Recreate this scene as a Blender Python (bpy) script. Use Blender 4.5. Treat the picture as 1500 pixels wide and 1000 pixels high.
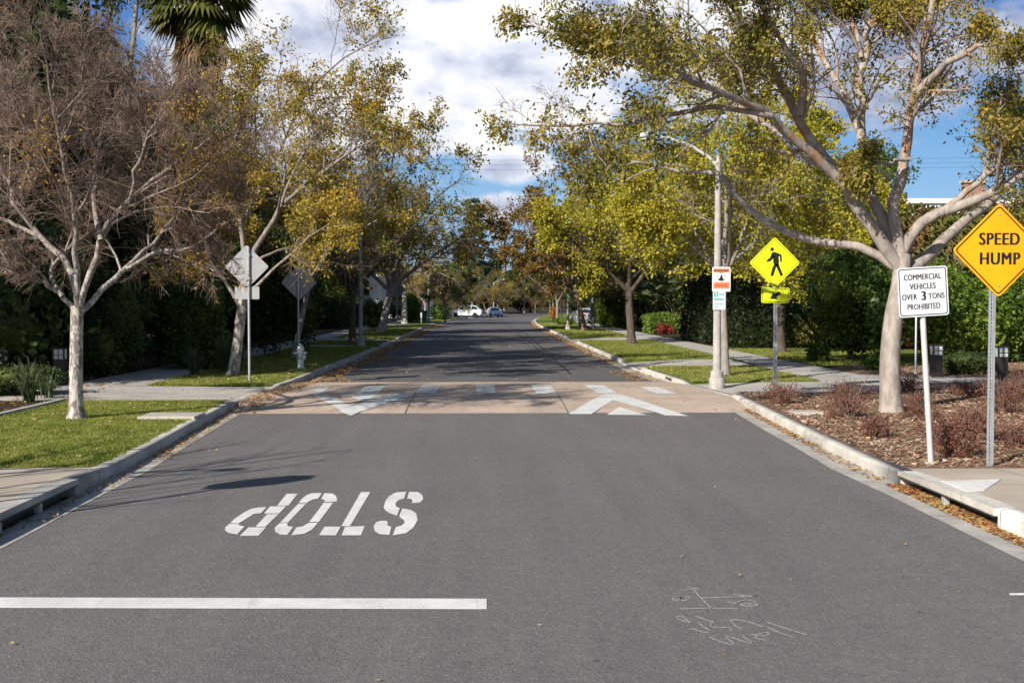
import bpy, bmesh, math, random
import numpy as np
from mathutils import Vector, Matrix
R = math.radians
for o in list(bpy.data.objects): bpy.data.objects.remove(o)
sc = bpy.context.scene
COL = sc.collection
rnd = random.Random(7)

# ------------------------------------------------------------------ camera
F = 1640.0; HZ = 443.0; VX = 710.0; CH = 2.1
PITCH = math.atan((500-HZ)/F); YAW = math.atan((750-VX)/F*math.cos(PITCH))
cam = bpy.data.cameras.new('camera'); camo = bpy.data.objects.new('camera', cam); COL.objects.link(camo)
cam.sensor_width = 36; cam.lens = F/1500*36; cam.clip_end = 3000; cam.clip_start = .1
camo.location = (0, 0, CH); camo.rotation_euler = (math.pi/2-PITCH, 0, -YAW)
sc.camera = camo

# ------------------------------------------------------------------ light
SUN_EL, SUN_AZ = 30.0, 41.0          # shadows fall SUN_AZ degrees to the right of straight ahead
sd = bpy.data.lights.new('sun', 'SUN'); sun = bpy.data.objects.new('sun', sd); COL.objects.link(sun)
sd.energy = 5.0; sd.angle = R(.47); sd.color = (1, .93, .83)
tosun = Vector((-math.sin(R(SUN_AZ))*math.cos(R(SUN_EL)), -math.cos(R(SUN_AZ))*math.cos(R(SUN_EL)), math.sin(R(SUN_EL))))
sun.rotation_euler = (-tosun).to_track_quat('-Z', 'Y').to_euler(); sun.location = (-60, -60, 60)
sc.view_settings.view_transform = 'Standard'; sc.view_settings.look = 'None'
sc.view_settings.exposure = 0.47; sc.view_settings.gamma = 1

class NT:
    """small helper to write node trees"""
    def __init__(s, t): s.t = t; s.n = t.nodes; s.l = t.links
    def new(s, typ, **k):
        n = s.n.new(typ)
        for a, b in k.items(): setattr(n, a, b)
        return n
    def put(s, sock, v):
        if v is None: return
        if isinstance(v, bpy.types.NodeSocket): s.l.new(v, sock)
        else: sock.default_value = v
    def m(s, op, a, b=None, c=None, clamp=False):
        n = s.new('ShaderNodeMath', operation=op); n.use_clamp = clamp
        for i, v in enumerate((a, b, c)):
            if v is not None: s.put(n.inputs[i], v)
        return n.outputs[0]
    def mr(s, v, a, b, c=0., d=1., smooth=True):
        n = s.new('ShaderNodeMapRange'); n.interpolation_type = 'SMOOTHSTEP' if smooth else 'LINEAR'; n.clamp = True
        s.put(n.inputs[0], v); n.inputs[1].default_value = a; n.inputs[2].default_value = b
        n.inputs[3].default_value = c; n.inputs[4].default_value = d
        return n.outputs[0]
    def mix(s, f, a, b, blend='MIX'):
        n = s.new('ShaderNodeMix'); n.data_type = 'RGBA'; n.blend_type = blend
        s.put(n.inputs[0], f)
        for i, v in ((6, a), (7, b)): s.put(n.inputs[i], v if isinstance(v, bpy.types.NodeSocket) else (v[0], v[1], v[2], 1))
        return n.outputs[2]
    def noise(s, vec, scale, detail=4, rough=.55, dist=0.):
        n = s.new('ShaderNodeTexNoise'); n.inputs['Scale'].default_value = scale; n.inputs['Detail'].default_value = detail
        n.inputs['Roughness'].default_value = rough; n.inputs['Distortion'].default_value = dist
        if vec is not None: s.l.new(vec, n.inputs['Vector'])
        return n.outputs[0]
    def voro(s, vec, scale, feature='F1'):
        n = s.new('ShaderNodeTexVoronoi'); n.feature = feature; n.inputs['Scale'].default_value = scale
        if vec is not None: s.l.new(vec, n.inputs['Vector'])
        return n
    def ramp(s, f, stops, interp='LINEAR'):
        n = s.new('ShaderNodeValToRGB'); n.color_ramp.interpolation = interp; e = n.color_ramp.elements
        while len(e) < len(stops): e.new(.5)
        for x, (p, c) in zip(e, stops): x.position = p; x.color = (c[0], c[1], c[2], 1)
        s.l.new(f, n.inputs[0]); return n.outputs[0]
    def xyz(s, x, y, z):
        n = s.new('ShaderNodeCombineXYZ')
        for i, v in enumerate((x, y, z)): s.put(n.inputs[i], v)
        return n.outputs[0]

# ------------------------------------------------------------------ sky
w = bpy.data.worlds.new('World'); sc.world = w; w.use_nodes = True
t = NT(w.node_tree); t.n.clear()
sky = t.new('ShaderNodeTexSky'); sky.sky_type = 'NISHITA'; sky.sun_disc = False
sky.sun_elevation = R(SUN_EL); sky.sun_rotation = R(180+SUN_AZ); sky.air_density = 1.0; sky.dust_density = .6; sky.ozone_density = 2.5
tc = t.new('ShaderNodeTexCoord'); sp = t.new('ShaderNodeSeparateXYZ'); t.l.new(tc.outputs['Generated'], sp.inputs[0])
dy = t.m('MAXIMUM', sp.outputs[1], .08)
U = t.m('DIVIDE', sp.outputs[0], dy); V_ = t.m('DIVIDE', sp.outputs[2], dy)
cv = t.xyz(U, t.m('MULTIPLY', V_, 1.7), 3.7)
n1 = t.noise(cv, 8.5, 10, .60, .25); off = t.new('ShaderNodeVectorMath', operation='ADD'); t.l.new(cv, off.inputs[0]); off.inputs[1].default_value = (-.012, .03, 0); n1s = t.noise(off.outputs[0], 8.5, 10, .60, .25); n2 = t.noise(cv, 4.2, 5, .55); n3 = t.noise(cv, 22., 5, .6)
def px_u(x): return (x-VX)/F
def px_v(y): return (HZ-y)/F
# cumulus masses: centre x, y, half width, half height in the photograph's degrees of azimuth and height
BL = [(600, 110, 300, 130), (480, 60, 260, 170), (740, 70, 220, 135), (850, 150, 90, 45), (745, 243, 72, 34), (735, 303, 66, 26),
      (640, 205, 120, 34), (1260, 110, 210, 105), (1030, 70, 190, 120), (380, 170, 130, 120), (1450, 60, 160, 70), (1240, 182, 42, 13)]
field = None
for (x, y, a, b) in BL:
    du = t.m('DIVIDE', t.m('SUBTRACT', U, px_u(x)), a/F); dv = t.m('DIVIDE', t.m('SUBTRACT', V_, px_v(y)), b/F)
    d = t.m('SUBTRACT', 1., t.m('SQRT', t.m('ADD', t.m('MULTIPLY', du, du), t.m('MULTIPLY', dv, dv))))
    field = d if field is None else t.m('MAXIMUM', field, d)
dens = t.m('ADD', field, t.m('MULTIPLY', t.m('SUBTRACT', n1, .5), 1.7))
mask = t.mr(dens, -.06, .36)
low = t.mr(V_, .30, .42, 1., 0.)                       # this bank of cloud stands low over the street
fwd = t.mr(sp.outputs[1], .3, .5)
mask = t.m('MULTIPLY', t.m('MULTIPLY', mask, low), fwd)
relief = t.m('MULTIPLY', t.m('SUBTRACT', n1, n1s), 1.7)
shade = t.m('ADD', t.m('ADD', t.m('MULTIPLY', n2, 1.9), relief), t.m('MULTIPLY', t.m('SUBTRACT', .5, dens), .22))
shade = t.m('ADD', shade, t.m('MULTIPLY', t.m('SUBTRACT', n3, .5), .5))
shade = t.m('ADD', t.m('SUBTRACT', shade, t.m('MULTIPLY', t.mr(U, .16, .34), .34)), t.m('MULTIPLY', V_, .35))
ccol = t.ramp(t.mr(shade, .50, 1.36, smooth=False), [(0, (.22, .26, .38)), (.35, (.38, .42, .54)), (.62, (.57, .60, .69)), (.85, (.72, .73, .77)), (1, (.79, .79, .80))])
skyc = t.mix(1., sky.outputs[0], (.072, .072, .072), 'MULTIPLY')
blue = t.ramp(t.m('MULTIPLY', V_, 3.2, clamp=True), [(0, (.30, .46, .64)), (.3, (.20, .385, .62)), (.5, (.125, .30, .57)), (.85, (.055, .16, .43)), (1, (.04, .13, .37))])
horizon = t.mix(t.mr(V_, .25, .55, .85, 0.), skyc, blue)
fin = t.mix(mask, horizon, ccol)
bg = t.new('ShaderNodeBackground'); t.l.new(fin, bg.inputs[0]); bg.inputs[1].default_value = 1.0
out = t.new('ShaderNodeOutputWorld'); t.l.new(bg.outputs[0], out.inputs[0])

# ------------------------------------------------------------------ projection of photograph points onto the ground
cf = Vector((math.sin(YAW)*math.cos(PITCH), math.cos(YAW)*math.cos(PITCH), -math.sin(PITCH)))
cr = Vector((math.cos(YAW), -math.sin(YAW), 0)); cu = cr.cross(cf)
def ray(px, py): return cf*F + cr*(px-750) + cu*(500-py)
def G(px, py, z=0.):
    d = ray(px, py); return Vector((0, 0, CH)) + d*((z-CH)/d.z)
def at(px, py, Y):
    d = ray(px, py); return Vector((0, 0, CH)) + d*(Y/d.y)
def bend(y): return max(0., y-90.)**2/1340.

# ------------------------------------------------------------------ mesh helpers
def tag(o, label=None, cat=None, group=None, kind=None):
    for k, v in (('label', label), ('category', cat), ('group', group), ('kind', kind)):
        if v: o[k] = v
    return o
def thing(name, label, cat, loc=(0, 0, 0), rz=0., group=None):
    o = bpy.data.objects.new(name, None); COL.objects.link(o); o.empty_display_size = .3
    o.location = loc; o.rotation_euler = (0, 0, rz)
    return tag(o, label, cat, group)
def kids(o): return [c for c in COL.objects if c.parent == o]
def copy_tree(o, parent=None, loc=None, rz=None, scale=None, label=None, group=None):
    ch = kids(o)
    c = o.copy(); COL.objects.link(c)
    if parent is not None: c.parent = parent
    if loc is not None: c.location = loc
    if rz is not None: c.rotation_euler = (0, 0, rz)
    if scale is not None: c.scale = (scale,)*3 if not isinstance(scale, tuple) else scale
    if label: c['label'] = label
    if group: c['group'] = group
    for k in ch: copy_tree(k, c)
    return c
def mesh_np(name, V, Fs, mats, mi=None, smooth=False):
    V = np.asarray(V, dtype=np.float32).reshape(-1, 3)
    if not isinstance(Fs, (list, tuple)): Fs = [Fs]
    Fs = [np.asarray(f, dtype=np.int32) for f in Fs if len(f)]
    me = bpy.data.meshes.new(name)
    me.vertices.add(len(V)); me.vertices.foreach_set('co', V.ravel())
    loops = np.concatenate([f.ravel() for f in Fs]); tot = np.concatenate([np.full(len(f), f.shape[1], np.int32) for f in Fs])
    st = np.concatenate([[0], np.cumsum(tot)[:-1]]).astype(np.int32)
    me.loops.add(len(loops)); me.loops.foreach_set('vertex_index', loops)
    me.polygons.add(len(tot)); me.polygons.foreach_set('loop_start', st); me.polygons.foreach_set('loop_total', tot)
    if smooth: me.polygons.foreach_set('use_smooth', np.ones(len(tot), bool))
    for m in (mats if isinstance(mats, (list, tuple)) else [mats]): me.materials.append(m)
    if mi is not None: me.polygons.foreach_set('material_index', np.asarray(mi, np.int32))
    me.update(calc_edges=True); me.validate()
    return me
def link(name, me, parent=None):
    o = bpy.data.objects.new(name, me); COL.objects.link(o)
    if parent is not None: o.parent = parent
    return o
class MB:
    def __init__(s): s.V = []; s.Fc = []
    def add(s, vs, fs):
        b = len(s.V); s.V += [tuple(v) for v in vs]; s.Fc += [[i+b for i in f] for f in fs]; return s
    def box(s, x0, x1, y0, y1, z0, z1, M=None):
        vs = [Vector(v) for v in ((x0,y0,z0),(x1,y0,z0),(x1,y1,z0),(x0,y1,z0),(x0,y0,z1),(x1,y0,z1),(x1,y1,z1),(x0,y1,z1))]
        if M is not None: vs = [M @ v for v in vs]
        return s.add(vs, [(3,2,1,0),(4,5,6,7),(0,1,5,4),(1,2,6,5),(2,3,7,6),(3,0,4,7)])
    def lathe(s, prof, n=20, c=(0,0,0), axis='Z', cap=True):
        vs = []; fs = []
        for r, z in prof:
            for i in range(n):
                a = 2*math.pi*i/n; x, y = r*math.cos(a), r*math.sin(a)
                p = (x, y, z) if axis == 'Z' else ((x, z, y) if axis == 'Y' else (z, x, y))
                vs.append((p[0]+c[0], p[1]+c[1], p[2]+c[2]))
        for j in range(len(prof)-1):
            for i in range(n): fs.append((j*n+i, j*n+(i+1) % n, (j+1)*n+(i+1) % n, (j+1)*n+i))
        if cap: fs.append(tuple(range(n-1, -1, -1))); fs.append(tuple(range((len(prof)-1)*n, len(prof)*n)))
        return s.add(vs, fs)
    def tube(s, pts, rad, n=10):
        pts = [Vector(p) for p in pts]; vs = []; fs = []
        if not isinstance(rad, (list, tuple)): rad = [rad]*len(pts)
        for i, p in enumerate(pts):
            tg = (pts[min(i+1, len(pts)-1)]-pts[max(i-1, 0)]).normalized()
            u = tg.orthogonal().normalized() if i == 0 else (u-tg*u.dot(tg)).normalized()
            v = tg.cross(u)
            for k in range(n):
                a = 2*math.pi*k/n; vs.append(p+(u*math.cos(a)+v*math.sin(a))*rad[i])
        for j in range(len(pts)-1):
            for i in range(n): fs.append((j*n+i, j*n+(i+1) % n, (j+1)*n+(i+1) % n, (j+1)*n+i))
        fs.append(tuple(range(n-1, -1, -1))); fs.append(tuple(range((len(pts)-1)*n, len(pts)*n)))
        return s.add(vs, fs)
    def prism(s, poly, y0, y1, M=None):
        """polygon in XZ, extruded along Y"""
        n = len(poly); vs = [Vector((x, y0, z)) for x, z in poly]+[Vector((x, y1, z)) for x, z in poly]
        if M is not None: vs = [M @ v for v in vs]
        return s.add(vs, [tuple(range(n)), tuple(range(2*n-1, n-1, -1))]+[(i, i+n, (i+1) % n+n, (i+1) % n) for i in range(n)])
    def slab(s, poly, z0, z1):
        n = len(poly); vs = [(x, y, z0) for x, y in poly]+[(x, y, z1) for x, y in poly]
        return s.add(vs, [tuple(range(n-1, -1, -1)), tuple(range(n, 2*n))]+[(i, (i+1) % n, (i+1) % n+n, i+n) for i in range(n)])
    def mesh(s, name, mat, smooth=False):
        me = bpy.data.meshes.new(name); me.from_pydata(s.V, [], s.Fc)
        bm = bmesh.new(); bm.from_mesh(me); bmesh.ops.recalc_face_normals(bm, faces=bm.faces); bm.to_mesh(me); bm.free()
        for m in (mat if isinstance(mat, (list, tuple)) else [mat]): me.materials.append(m)
        if smooth: me.polygons.foreach_set('use_smooth', [True]*len(me.polygons))
        me.update(); return me
    def build(s, name, mat, parent=None, smooth=False, bevel=0., segs=2):
        o = link(name, s.mesh(name, mat, smooth), parent)
        if bevel:
            b = o.modifiers.new('bevel', 'BEVEL'); b.width = bevel; b.segments = segs; b.limit_method = 'ANGLE'; b.angle_limit = R(40)
        if smooth:
            try:
                for p in o.data.polygons: p.use_smooth = True
                o.data.set_sharp_from_angle(angle=R(42))
            except Exception: pass
        return o
def rrect(w, h, r, n=6, cx=0, cz=0):
    p = []
    for (sx, sz, a0) in ((1, -1, -90), (1, 1, 0), (-1, 1, 90), (-1, -1, 180)):
        for i in range(n+1):
            a = R(a0+90*i/n); p.append((cx+sx*(w/2-r)+r*math.cos(a), cz+sz*(h/2-r)+r*math.sin(a)))
    return p
def rot2(p, deg):
    c, s_ = math.cos(R(deg)), math.sin(R(deg)); return [(x*c-z*s_, x*s_+z*c) for x, z in p]
def ring_faces(mb, outer, inner, y):
    n = len(outer); vs = [(x, y, z) for x, z in outer]+[(x, y, z) for x, z in inner]
    mb.add(vs, [(i, (i+1) % n, (i+1) % n+n, i+n) for i in range(n)])

# ------------------------------------------------------------------ materials
def pm(name, rough=.8, spec=.3, metal=0.):
    m = bpy.data.materials.new(name); m.use_nodes = True
    t = NT(m.node_tree); b = m.node_tree.nodes['Principled BSDF']
    b.inputs['Roughness'].default_value = rough; b.inputs['Specular IOR Level'].default_value = spec; b.inputs['Metallic'].default_value = metal
    co = t.new('ShaderNodeTexCoord').outputs['Object']
    return m, t, b, co
def bump(t, b, h, strength=.4, dist=.01):
    n = t.new('ShaderNodeBump'); n.inputs['Strength'].default_value = strength; n.inputs['Distance'].default_value = dist
    t.l.new(h, n.inputs['Height']); t.l.new(n.outputs[0], b.inputs['Normal'])
def simple(name, c1, c2, scale=3., rough=.8, spec=.3, metal=0., bmp=.2, bd=.004, fine=40.):
    m, t, b, co = pm(name, rough, spec, metal)
    f = t.m('ADD', t.m('MULTIPLY', t.noise(co, scale, 6, .6), .65), t.m('MULTIPLY', t.noise(co, fine, 3), .35))
    t.l.new(t.mix(t.mr(f, .35, .65), c1, c2), b.inputs['Base Color'])
    if bmp: bump(t, b, t.noise(co, fine, 4), bmp, bd)
    return m

def mk_asphalt(name, a, c, d):
    m, t, b, co = pm(name, .86, .35)
    big = t.noise(co, .35, 7, .65); sx = t.new('ShaderNodeMapping'); sx.inputs['Scale'].default_value = (1.6, .10, 1); t.l.new(co, sx.inputs[0])
    streak = t.noise(sx.outputs[0], 1.2, 6, .65)
    f = t.m('ADD', t.m('MULTIPLY', big, .4), t.m('MULTIPLY', streak, .6))
    col = t.mix(t.mr(f, .34, .66), a, c)
    st = t.voro(co, 70.); stones = t.new('ShaderNodeSeparateColor'); t.l.new(st.outputs['Color'], stones.inputs[0])
    col = t.mix(t.mr(stones.outputs[0], .80, .97, 0., .42), col, d)                       # pale stones worn bare
    col = t.mix(t.mr(stones.outputs[1], .72, .95, 0., .40), col, (a[0]*.4, a[1]*.4, a[2]*.4))
    grain = t.noise(co, 170., 2, .7)
    col = t.mix(t.mr(grain, .42, .28, 0., .5), col, (a[0]*.45, a[1]*.45, a[2]*.45))
    mid = t.noise(co, 6.5, 6, .75)
    col = t.mix(t.mr(mid, .40, .62, .0, .16), col, (a[0]*.5, a[1]*.5, a[2]*.52))
    spots = t.voro(co, 1.7); jit = t.noise(co, 11., 4, .7)
    spot = t.m('LESS_THAN', t.m('ADD', spots.outputs['Distance'], t.m('MULTIPLY', jit, .11)), .088)
    col = t.mix(t.m('MULTIPLY', spot, .6), col, (.03, .029, .031))
    gum = t.voro(co, 3.1); gs = t.m('LESS_THAN', gum.outputs['Distance'], .03)
    col = t.mix(t.m('MULTIPLY', gs, .5), col, (.04, .04, .042))
    sm = t.mr(t.noise(co, 1.7, 6, .7), .60, .76, 0., .36); col = t.mix(sm, col, (.062, .059, .061))
    sc2 = t.new('ShaderNodeMapping'); sc2.inputs['Scale'].default_value = (.5, 9, 1); sc2.inputs['Rotation'].default_value = (0, 0, .12); t.l.new(co, sc2.inputs[0])
    scuff = t.noise(sc2.outputs[0], 1.6, 4, .6); col = t.mix(t.mr(scuff, .70, .76, 0., .35), col, (.05, .048, .05))
    t.l.new(col, b.inputs['Base Color'])
    bump(t, b, t.m('ADD', t.m('MULTIPLY', st.outputs['Distance'], .8), grain), .7, .008)
    return m
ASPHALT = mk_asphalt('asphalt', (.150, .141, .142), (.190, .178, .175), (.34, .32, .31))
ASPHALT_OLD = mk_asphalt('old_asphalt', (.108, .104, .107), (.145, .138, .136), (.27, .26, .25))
def mk_concrete(name, a, c, dark, joint=None, scale=1.2, stain=.5, scuff=0.):
    m, t, b, co = pm(name, .85, .3)
    f = t.noise(co, scale, 7, .62)
    col = t.mix(t.mr(f, .36, .66), a, c)
    col = t.mix(t.mr(t.noise(co, scale*3.1, 7, .72, .6), .54, .72, 0., stain), col, dark)
    sp = t.voro(co, 7.); col = t.mix(t.m('MULTIPLY', t.m('LESS_THAN', t.m('ADD', sp.outputs['Distance'], t.m('MULTIPLY', t.noise(co, 30., 3), .2)), .17), .55), col, tuple(x*.6 for x in dark))
    g = t.noise(co, 110., 3, .65)
    col = t.mix(t.mr(g, .52, .66, 0., .38), col, dark); col = t.mix(t.mr(g, .46, .34, 0., .3), col, tuple(min(1, x*1.25) for x in c))
    if scuff:
        sx = t.new('ShaderNodeMapping'); sx.inputs['Scale'].default_value = (2., .22, 1); t.l.new(co, sx.inputs[0])
        col = t.mix(t.mr(t.noise(sx.outputs[0], 1.7, 6, .7), .48, .70, 0., scuff), col, tuple(x*.7 for x in dark))
    if joint:
        s_ = t.new('ShaderNodeSeparateXYZ'); t.l.new(co, s_.inputs[0])
        js = None
        for ax, step in joint:
            q = t.m('ABSOLUTE', t.m('SUBTRACT', t.m('FRACT', t.m('DIVIDE', s_.outputs[ax], step)), .5))
            j = t.m('LESS_THAN', q, .009/step)
            js = j if js is None else t.m('MAXIMUM', js, j)
        col = t.mix(t.m('MULTIPLY', js, .72), col, (.05, .045, .04))
    t.l.new(col, b.inputs['Base Color']); bump(t, b, t.m('ADD', g, t.m('MULTIPLY', f, 1.5)), .5, .006)
    return m
CONC = mk_concrete('concrete', (.40, .37, .33), (.52, .48, .43), (.25, .22, .19), None)
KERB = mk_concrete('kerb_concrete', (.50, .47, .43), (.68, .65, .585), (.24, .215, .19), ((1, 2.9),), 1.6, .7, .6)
KERB_SHADE = mk_concrete('shaded_kerb_concrete', (.38, .365, .345), (.53, .505, .475), (.19, .17, .15), ((1, 2.9),), 1.6, .7, .6)  # the same kerb concrete with the left side's shade put into its colour
WALK = mk_concrete('pavement_concrete', (.38, .36, .33), (.50, .47, .43), (.27, .25, .22), ((1, 1.5),), .9, .4)
TAN = mk_concrete('tan_concrete', (.43, .34, .272), (.54, .43, .35), (.27, .21, .17), None, .8, .4, .28)
PADC = mk_concrete('pad_concrete', (.42, .36, .29), (.52, .45, .37), (.27, .22, .18), ((1, 3.3), (0, 1.7)), .9, .5)
GUT = mk_concrete('gutter_concrete', (.34, .325, .30), (.48, .46, .42), (.16, .145, .13), ((1, 3.1),), 2.0, .65)
def mk_paint(name, c, worn, under):
    m, t, b, co = pm(name, .65, .35)
    f = t.m('ADD', t.m('MULTIPLY', t.noise(co, 30., 7, .8), .7), t.m('MULTIPLY', t.noise(co, 3.2, 4, .6), .3)); g = t.noise(co, 2.2, 5, .65)
    col = t.mix(t.mr(g, .3, .7), c, tuple(x*.82 for x in c))
    sx = t.new('ShaderNodeMapping'); sx.inputs['Scale'].default_value = (5., .5, 1); t.l.new(co, sx.inputs[0])
    col = t.mix(t.mr(t.noise(sx.outputs[0], 2.4, 5, .7), .54, .72, 0., .45), col, tuple(x*.52 for x in c))
    ck = t.voro(co, 5.5, 'DISTANCE_TO_EDGE'); jj = t.noise(co, 40., 3)
    col = t.mix(t.m('MULTIPLY', t.m('LESS_THAN', ck.outputs['Distance'], t.m('MULTIPLY', jj, .016)), .30), col, under)
    col = t.mix(t.mr(f, worn-.03, worn+.05), col, under)
    col = t.mix(t.mr(t.noise(co, 150., 2), .55, .68, 0., .5), col, tuple(x*.5 for x in c))
    t.l.new(col, b.inputs['Base Color']); bump(t, b, t.noise(co, 120., 3), .6, .005)
    return m
PAINT = mk_paint('white_road_paint', (.80, .79, .77), .60, (.22, .21, .21))
PAINT_OLD = mk_paint('worn_road_paint', (.72, .73, .72), .60, (.46, .38, .31))
m, t, b, co = pm('chalk', .9, .1)
CHALK = m
alpha = t.mr(t.noise(co, 60., 4, .75), .40, .60)
t.l.new(t.mix(alpha, (.20, .19, .19), (.44, .43, .43)), b.inputs['Base Color'])

def mk_ground(name, cols, scale=2.2, fine=60., bs=.8, bd=.03):
    m, t, b, co = pm(name, .95, .1)
    f = t.m('ADD', t.m('MULTIPLY', t.noise(co, scale, 6, .65), .6), t.m('MULTIPLY', t.noise(co, fine, 3, .6), .4))
    col = t.ramp(f, [(.30+.4*i/(len(cols)-1), c) for i, c in enumerate(cols)])
    t.l.new(col, b.inputs['Base Color']); bump(t, b, t.noise(co, fine*.7, 4), bs, bd)
    return m
LAWN = mk_ground('lawn', [(.06, .085, .012), (.11, .15, .022), (.17, .20, .035), (.26, .25, .08)], .9, 45.)
SOIL = mk_ground('soil', [(.025, .02, .014), (.05, .038, .026), (.10, .07, .045)], 2., 50.)
MULCH = mk_ground('bark_mulch', [(.09, .05, .032), (.19, .115, .072), (.30, .20, .135), (.40, .30, .22)], 3., 42., 1., .03)

def leafmat(name, cols, trans=.35, rough=.5, nscale=.7, spec=.25):
    m = bpy.data.materials.new(name); m.use_nodes = True; t = NT(m.node_tree)
    b = m.node_tree.nodes['Principled BSDF']; b.inputs['Roughness'].default_value = rough; b.inputs['Specular IOR Level'].default_value = spec
    rp = t.new('ShaderNodeNewGeometry').outputs['Random Per Island']
    co = t.new('ShaderNodeTexCoord').outputs['Object']
    f = t.m('ADD', t.m('MULTIPLY', rp, .62), t.m('MULTIPLY', t.mr(t.noise(co, nscale, 3), .3, .7), .38))
    col = t.ramp(f, [(i/(len(cols)-1)*.84+.08, c) for i, c in enumerate(cols)])
    t.l.new(col, b.inputs['Base Color'])
    tr = t.new('ShaderNodeBsdfTranslucent'); t.l.new(t.mix(1., col, (1.0, 1.0, .55), 'MULTIPLY'), tr.inputs[0])
    mx = t.new('ShaderNodeMixShader'); mx.inputs[0].default_value = trans
    t.l.new(b.outputs[0], mx.inputs[1]); t.l.new(tr.outputs[0], mx.inputs[2]); t.l.new(mx.outputs[0], m.node_tree.nodes['Material Output'].inputs[0])
    return m
def barkmat(name, a, c, d=None, scale=6., thresh=.55, zlo=None, upper=None, sharp=.15):
    m, t, b, co = pm(name, .85, .2)
    mp = t.new('ShaderNodeMapping'); mp.inputs['Scale'].default_value = (1, 1, .4); t.l.new(co, mp.inputs[0])
    f = t.noise(mp.outputs[0], scale, 6, .65, .4)
    col = t.mix(t.mr(f, .5-sharp, .5+sharp), a, c)
    if d:
        h = t.noise(mp.outputs[0], scale*.55, 4, .6, .8)
        if zlo:
            s_ = t.new('ShaderNodeSeparateXYZ'); t.l.new(co, s_.inputs[0]); h = t.m('ADD', h, t.mr(s_.outputs[2], zlo[0], zlo[1], -.16, .10))
        col = t.mix(t.mr(h, thresh, thresh+.05), col, d)
    if upper:
        s3 = t.new('ShaderNodeSeparateXYZ'); t.l.new(co, s3.inputs[0]); col = t.mix(t.mr(s3.outputs[2], upper[1], upper[2], 0., .75), col, upper[0])
    sp_ = t.voro(mp.outputs[0], 24.); col = t.mix(t.mr(sp_.outputs['Distance'], .16, .08, 0., .55), col, tuple(x*.3 for x in a))
    t.l.new(col, b.inputs['Base Color']); bump(t, b, f, .6, .02)
    return m
BARK_PALE = barkmat('pale_bark', (.41, .36, .32), (.25, .215, .19), (.33, .195, .125), 8., .645, (1.5, 4.5))
BARK_ROUGH = barkmat('mottled_bark', (.52, .48, .45), (.20, .17, .155), (.30, .16, .11), 15., .62, sharp=.05, upper=((.21, .165, .145), 1.9, 3.4))
BARK_BROWN = barkmat('brown_bark', (.16, .11, .085), (.24, .175, .14), None, 8.)
BARK_DARK = barkmat('dark_bark', (.07, .055, .045), (.12, .095, .08), None, 8.)
BARK_GREY = barkmat('grey_bark', (.30, .27, .24), (.20, .175, .155), (.27, .18, .12), 7., .62)
STALK = barkmat('green_stalk', (.06, .08, .03), (.12, .11, .05), None, 3.)
TWIG_RED = barkmat('red_brown_twigs', (.165, .112, .088), (.27, .195, .155), None, 3.)
TWIG_TAN = barkmat('tan_twigs', (.25, .19, .14), (.32, .25, .19), None, 3.)

L_OLIVE = leafmat('olive_ochre_leaves', [(.07, .085, .018), (.15, .155, .03), (.25, .22, .04), (.37, .29, .06), (.48, .30, .07)])
L_YELLOW = leafmat('yellow_green_leaves', [(.13, .16, .018), (.27, .28, .032), (.46, .43, .045), (.54, .47, .055), (.45, .33, .045), (.27, .30, .022)], .4)
L_AUTUMN = leafmat('autumn_brown_leaves', [(.06, .065, .015), (.12, .10, .025), (.20, .14, .03), (.28, .16, .035), (.22, .10, .03)])
L_GOLD = leafmat('gold_leaves', [(.12, .13, .024), (.24, .21, .035), (.40, .30, .045), (.52, .36, .055), (.44, .24, .045)])
L_OLGOLD = leafmat('olive_gold_leaves', [(.05, .065, .016), (.10, .12, .024), (.18, .18, .035), (.28, .23, .045), (.34, .22, .05)])
L_RUSTY = leafmat('brown_rust_leaves', [(.04, .045, .012), (.10, .085, .02), (.20, .13, .03), (.34, .19, .035), (.40, .17, .035)])
L_RUST = leafmat('rust_leaves', [(.30, .13, .03), (.42, .24, .045), (.46, .34, .06)])
L_DKOLIVE = leafmat('dark_olive_leaves', [(.03, .04, .012), (.06, .07, .018), (.10, .10, .025), (.17, .14, .035)])
L_DARK = leafmat('dark_evergreen_leaves', [(.018, .034, .012), (.038, .066, .02), (.075, .11, .03), (.14, .17, .04)], .25, .45)
L_SHADED = leafmat('shaded_green_leaves', [(.006, .010, .004), (.012, .02, .007), (.022, .034, .011), (.04, .05, .015)], .2, .5)  # leaf colour darkened to carry the shade of the trees overhead
L_MID = leafmat('mid_green_leaves', [(.025, .05, .012), (.055, .10, .02), (.10, .16, .028), (.18, .24, .04)], .3, .42)
L_BRIGHT = leafmat('bright_green_leaves', [(.04, .08, .014), (.10, .17, .025), (.19, .27, .04), (.30, .36, .06)], .35, .42)
L_IVY = leafmat('ivy_leaves', [(.04, .06, .014), (.08, .10, .02), (.13, .14, .03), (.14, .10, .03), (.24, .10, .04)], .3)
L_REDSH = leafmat('red_shrub_leaves', [(.10, .04, .032), (.17, .06, .045), (.25, .105, .07), (.21, .14, .08)], .25)
L_YSHRUB = leafmat('yellow_shrub_leaves', [(.14, .14, .04), (.25, .22, .05), (.34, .28, .08), (.10, .13, .03)], .3)
L_PALM = leafmat('palm_leaves', [(.04, .055, .015), (.11, .12, .03), (.26, .22, .07)], .2, .4)
L_PALMDEAD = leafmat('dead_palm_leaves', [(.16, .10, .05), (.26, .17, .09), (.33, .23, .12)], .2)
L_CONIF = leafmat('conifer_needles', [(.02, .045, .03), (.045, .08, .05), (.08, .12, .07)], .2)
L_STRELITZIA = leafmat('paddle_leaves', [(.04, .075, .03), (.08, .12, .045), (.14, .16, .06), (.34, .25, .10)], .3, .35, 2.)
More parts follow.
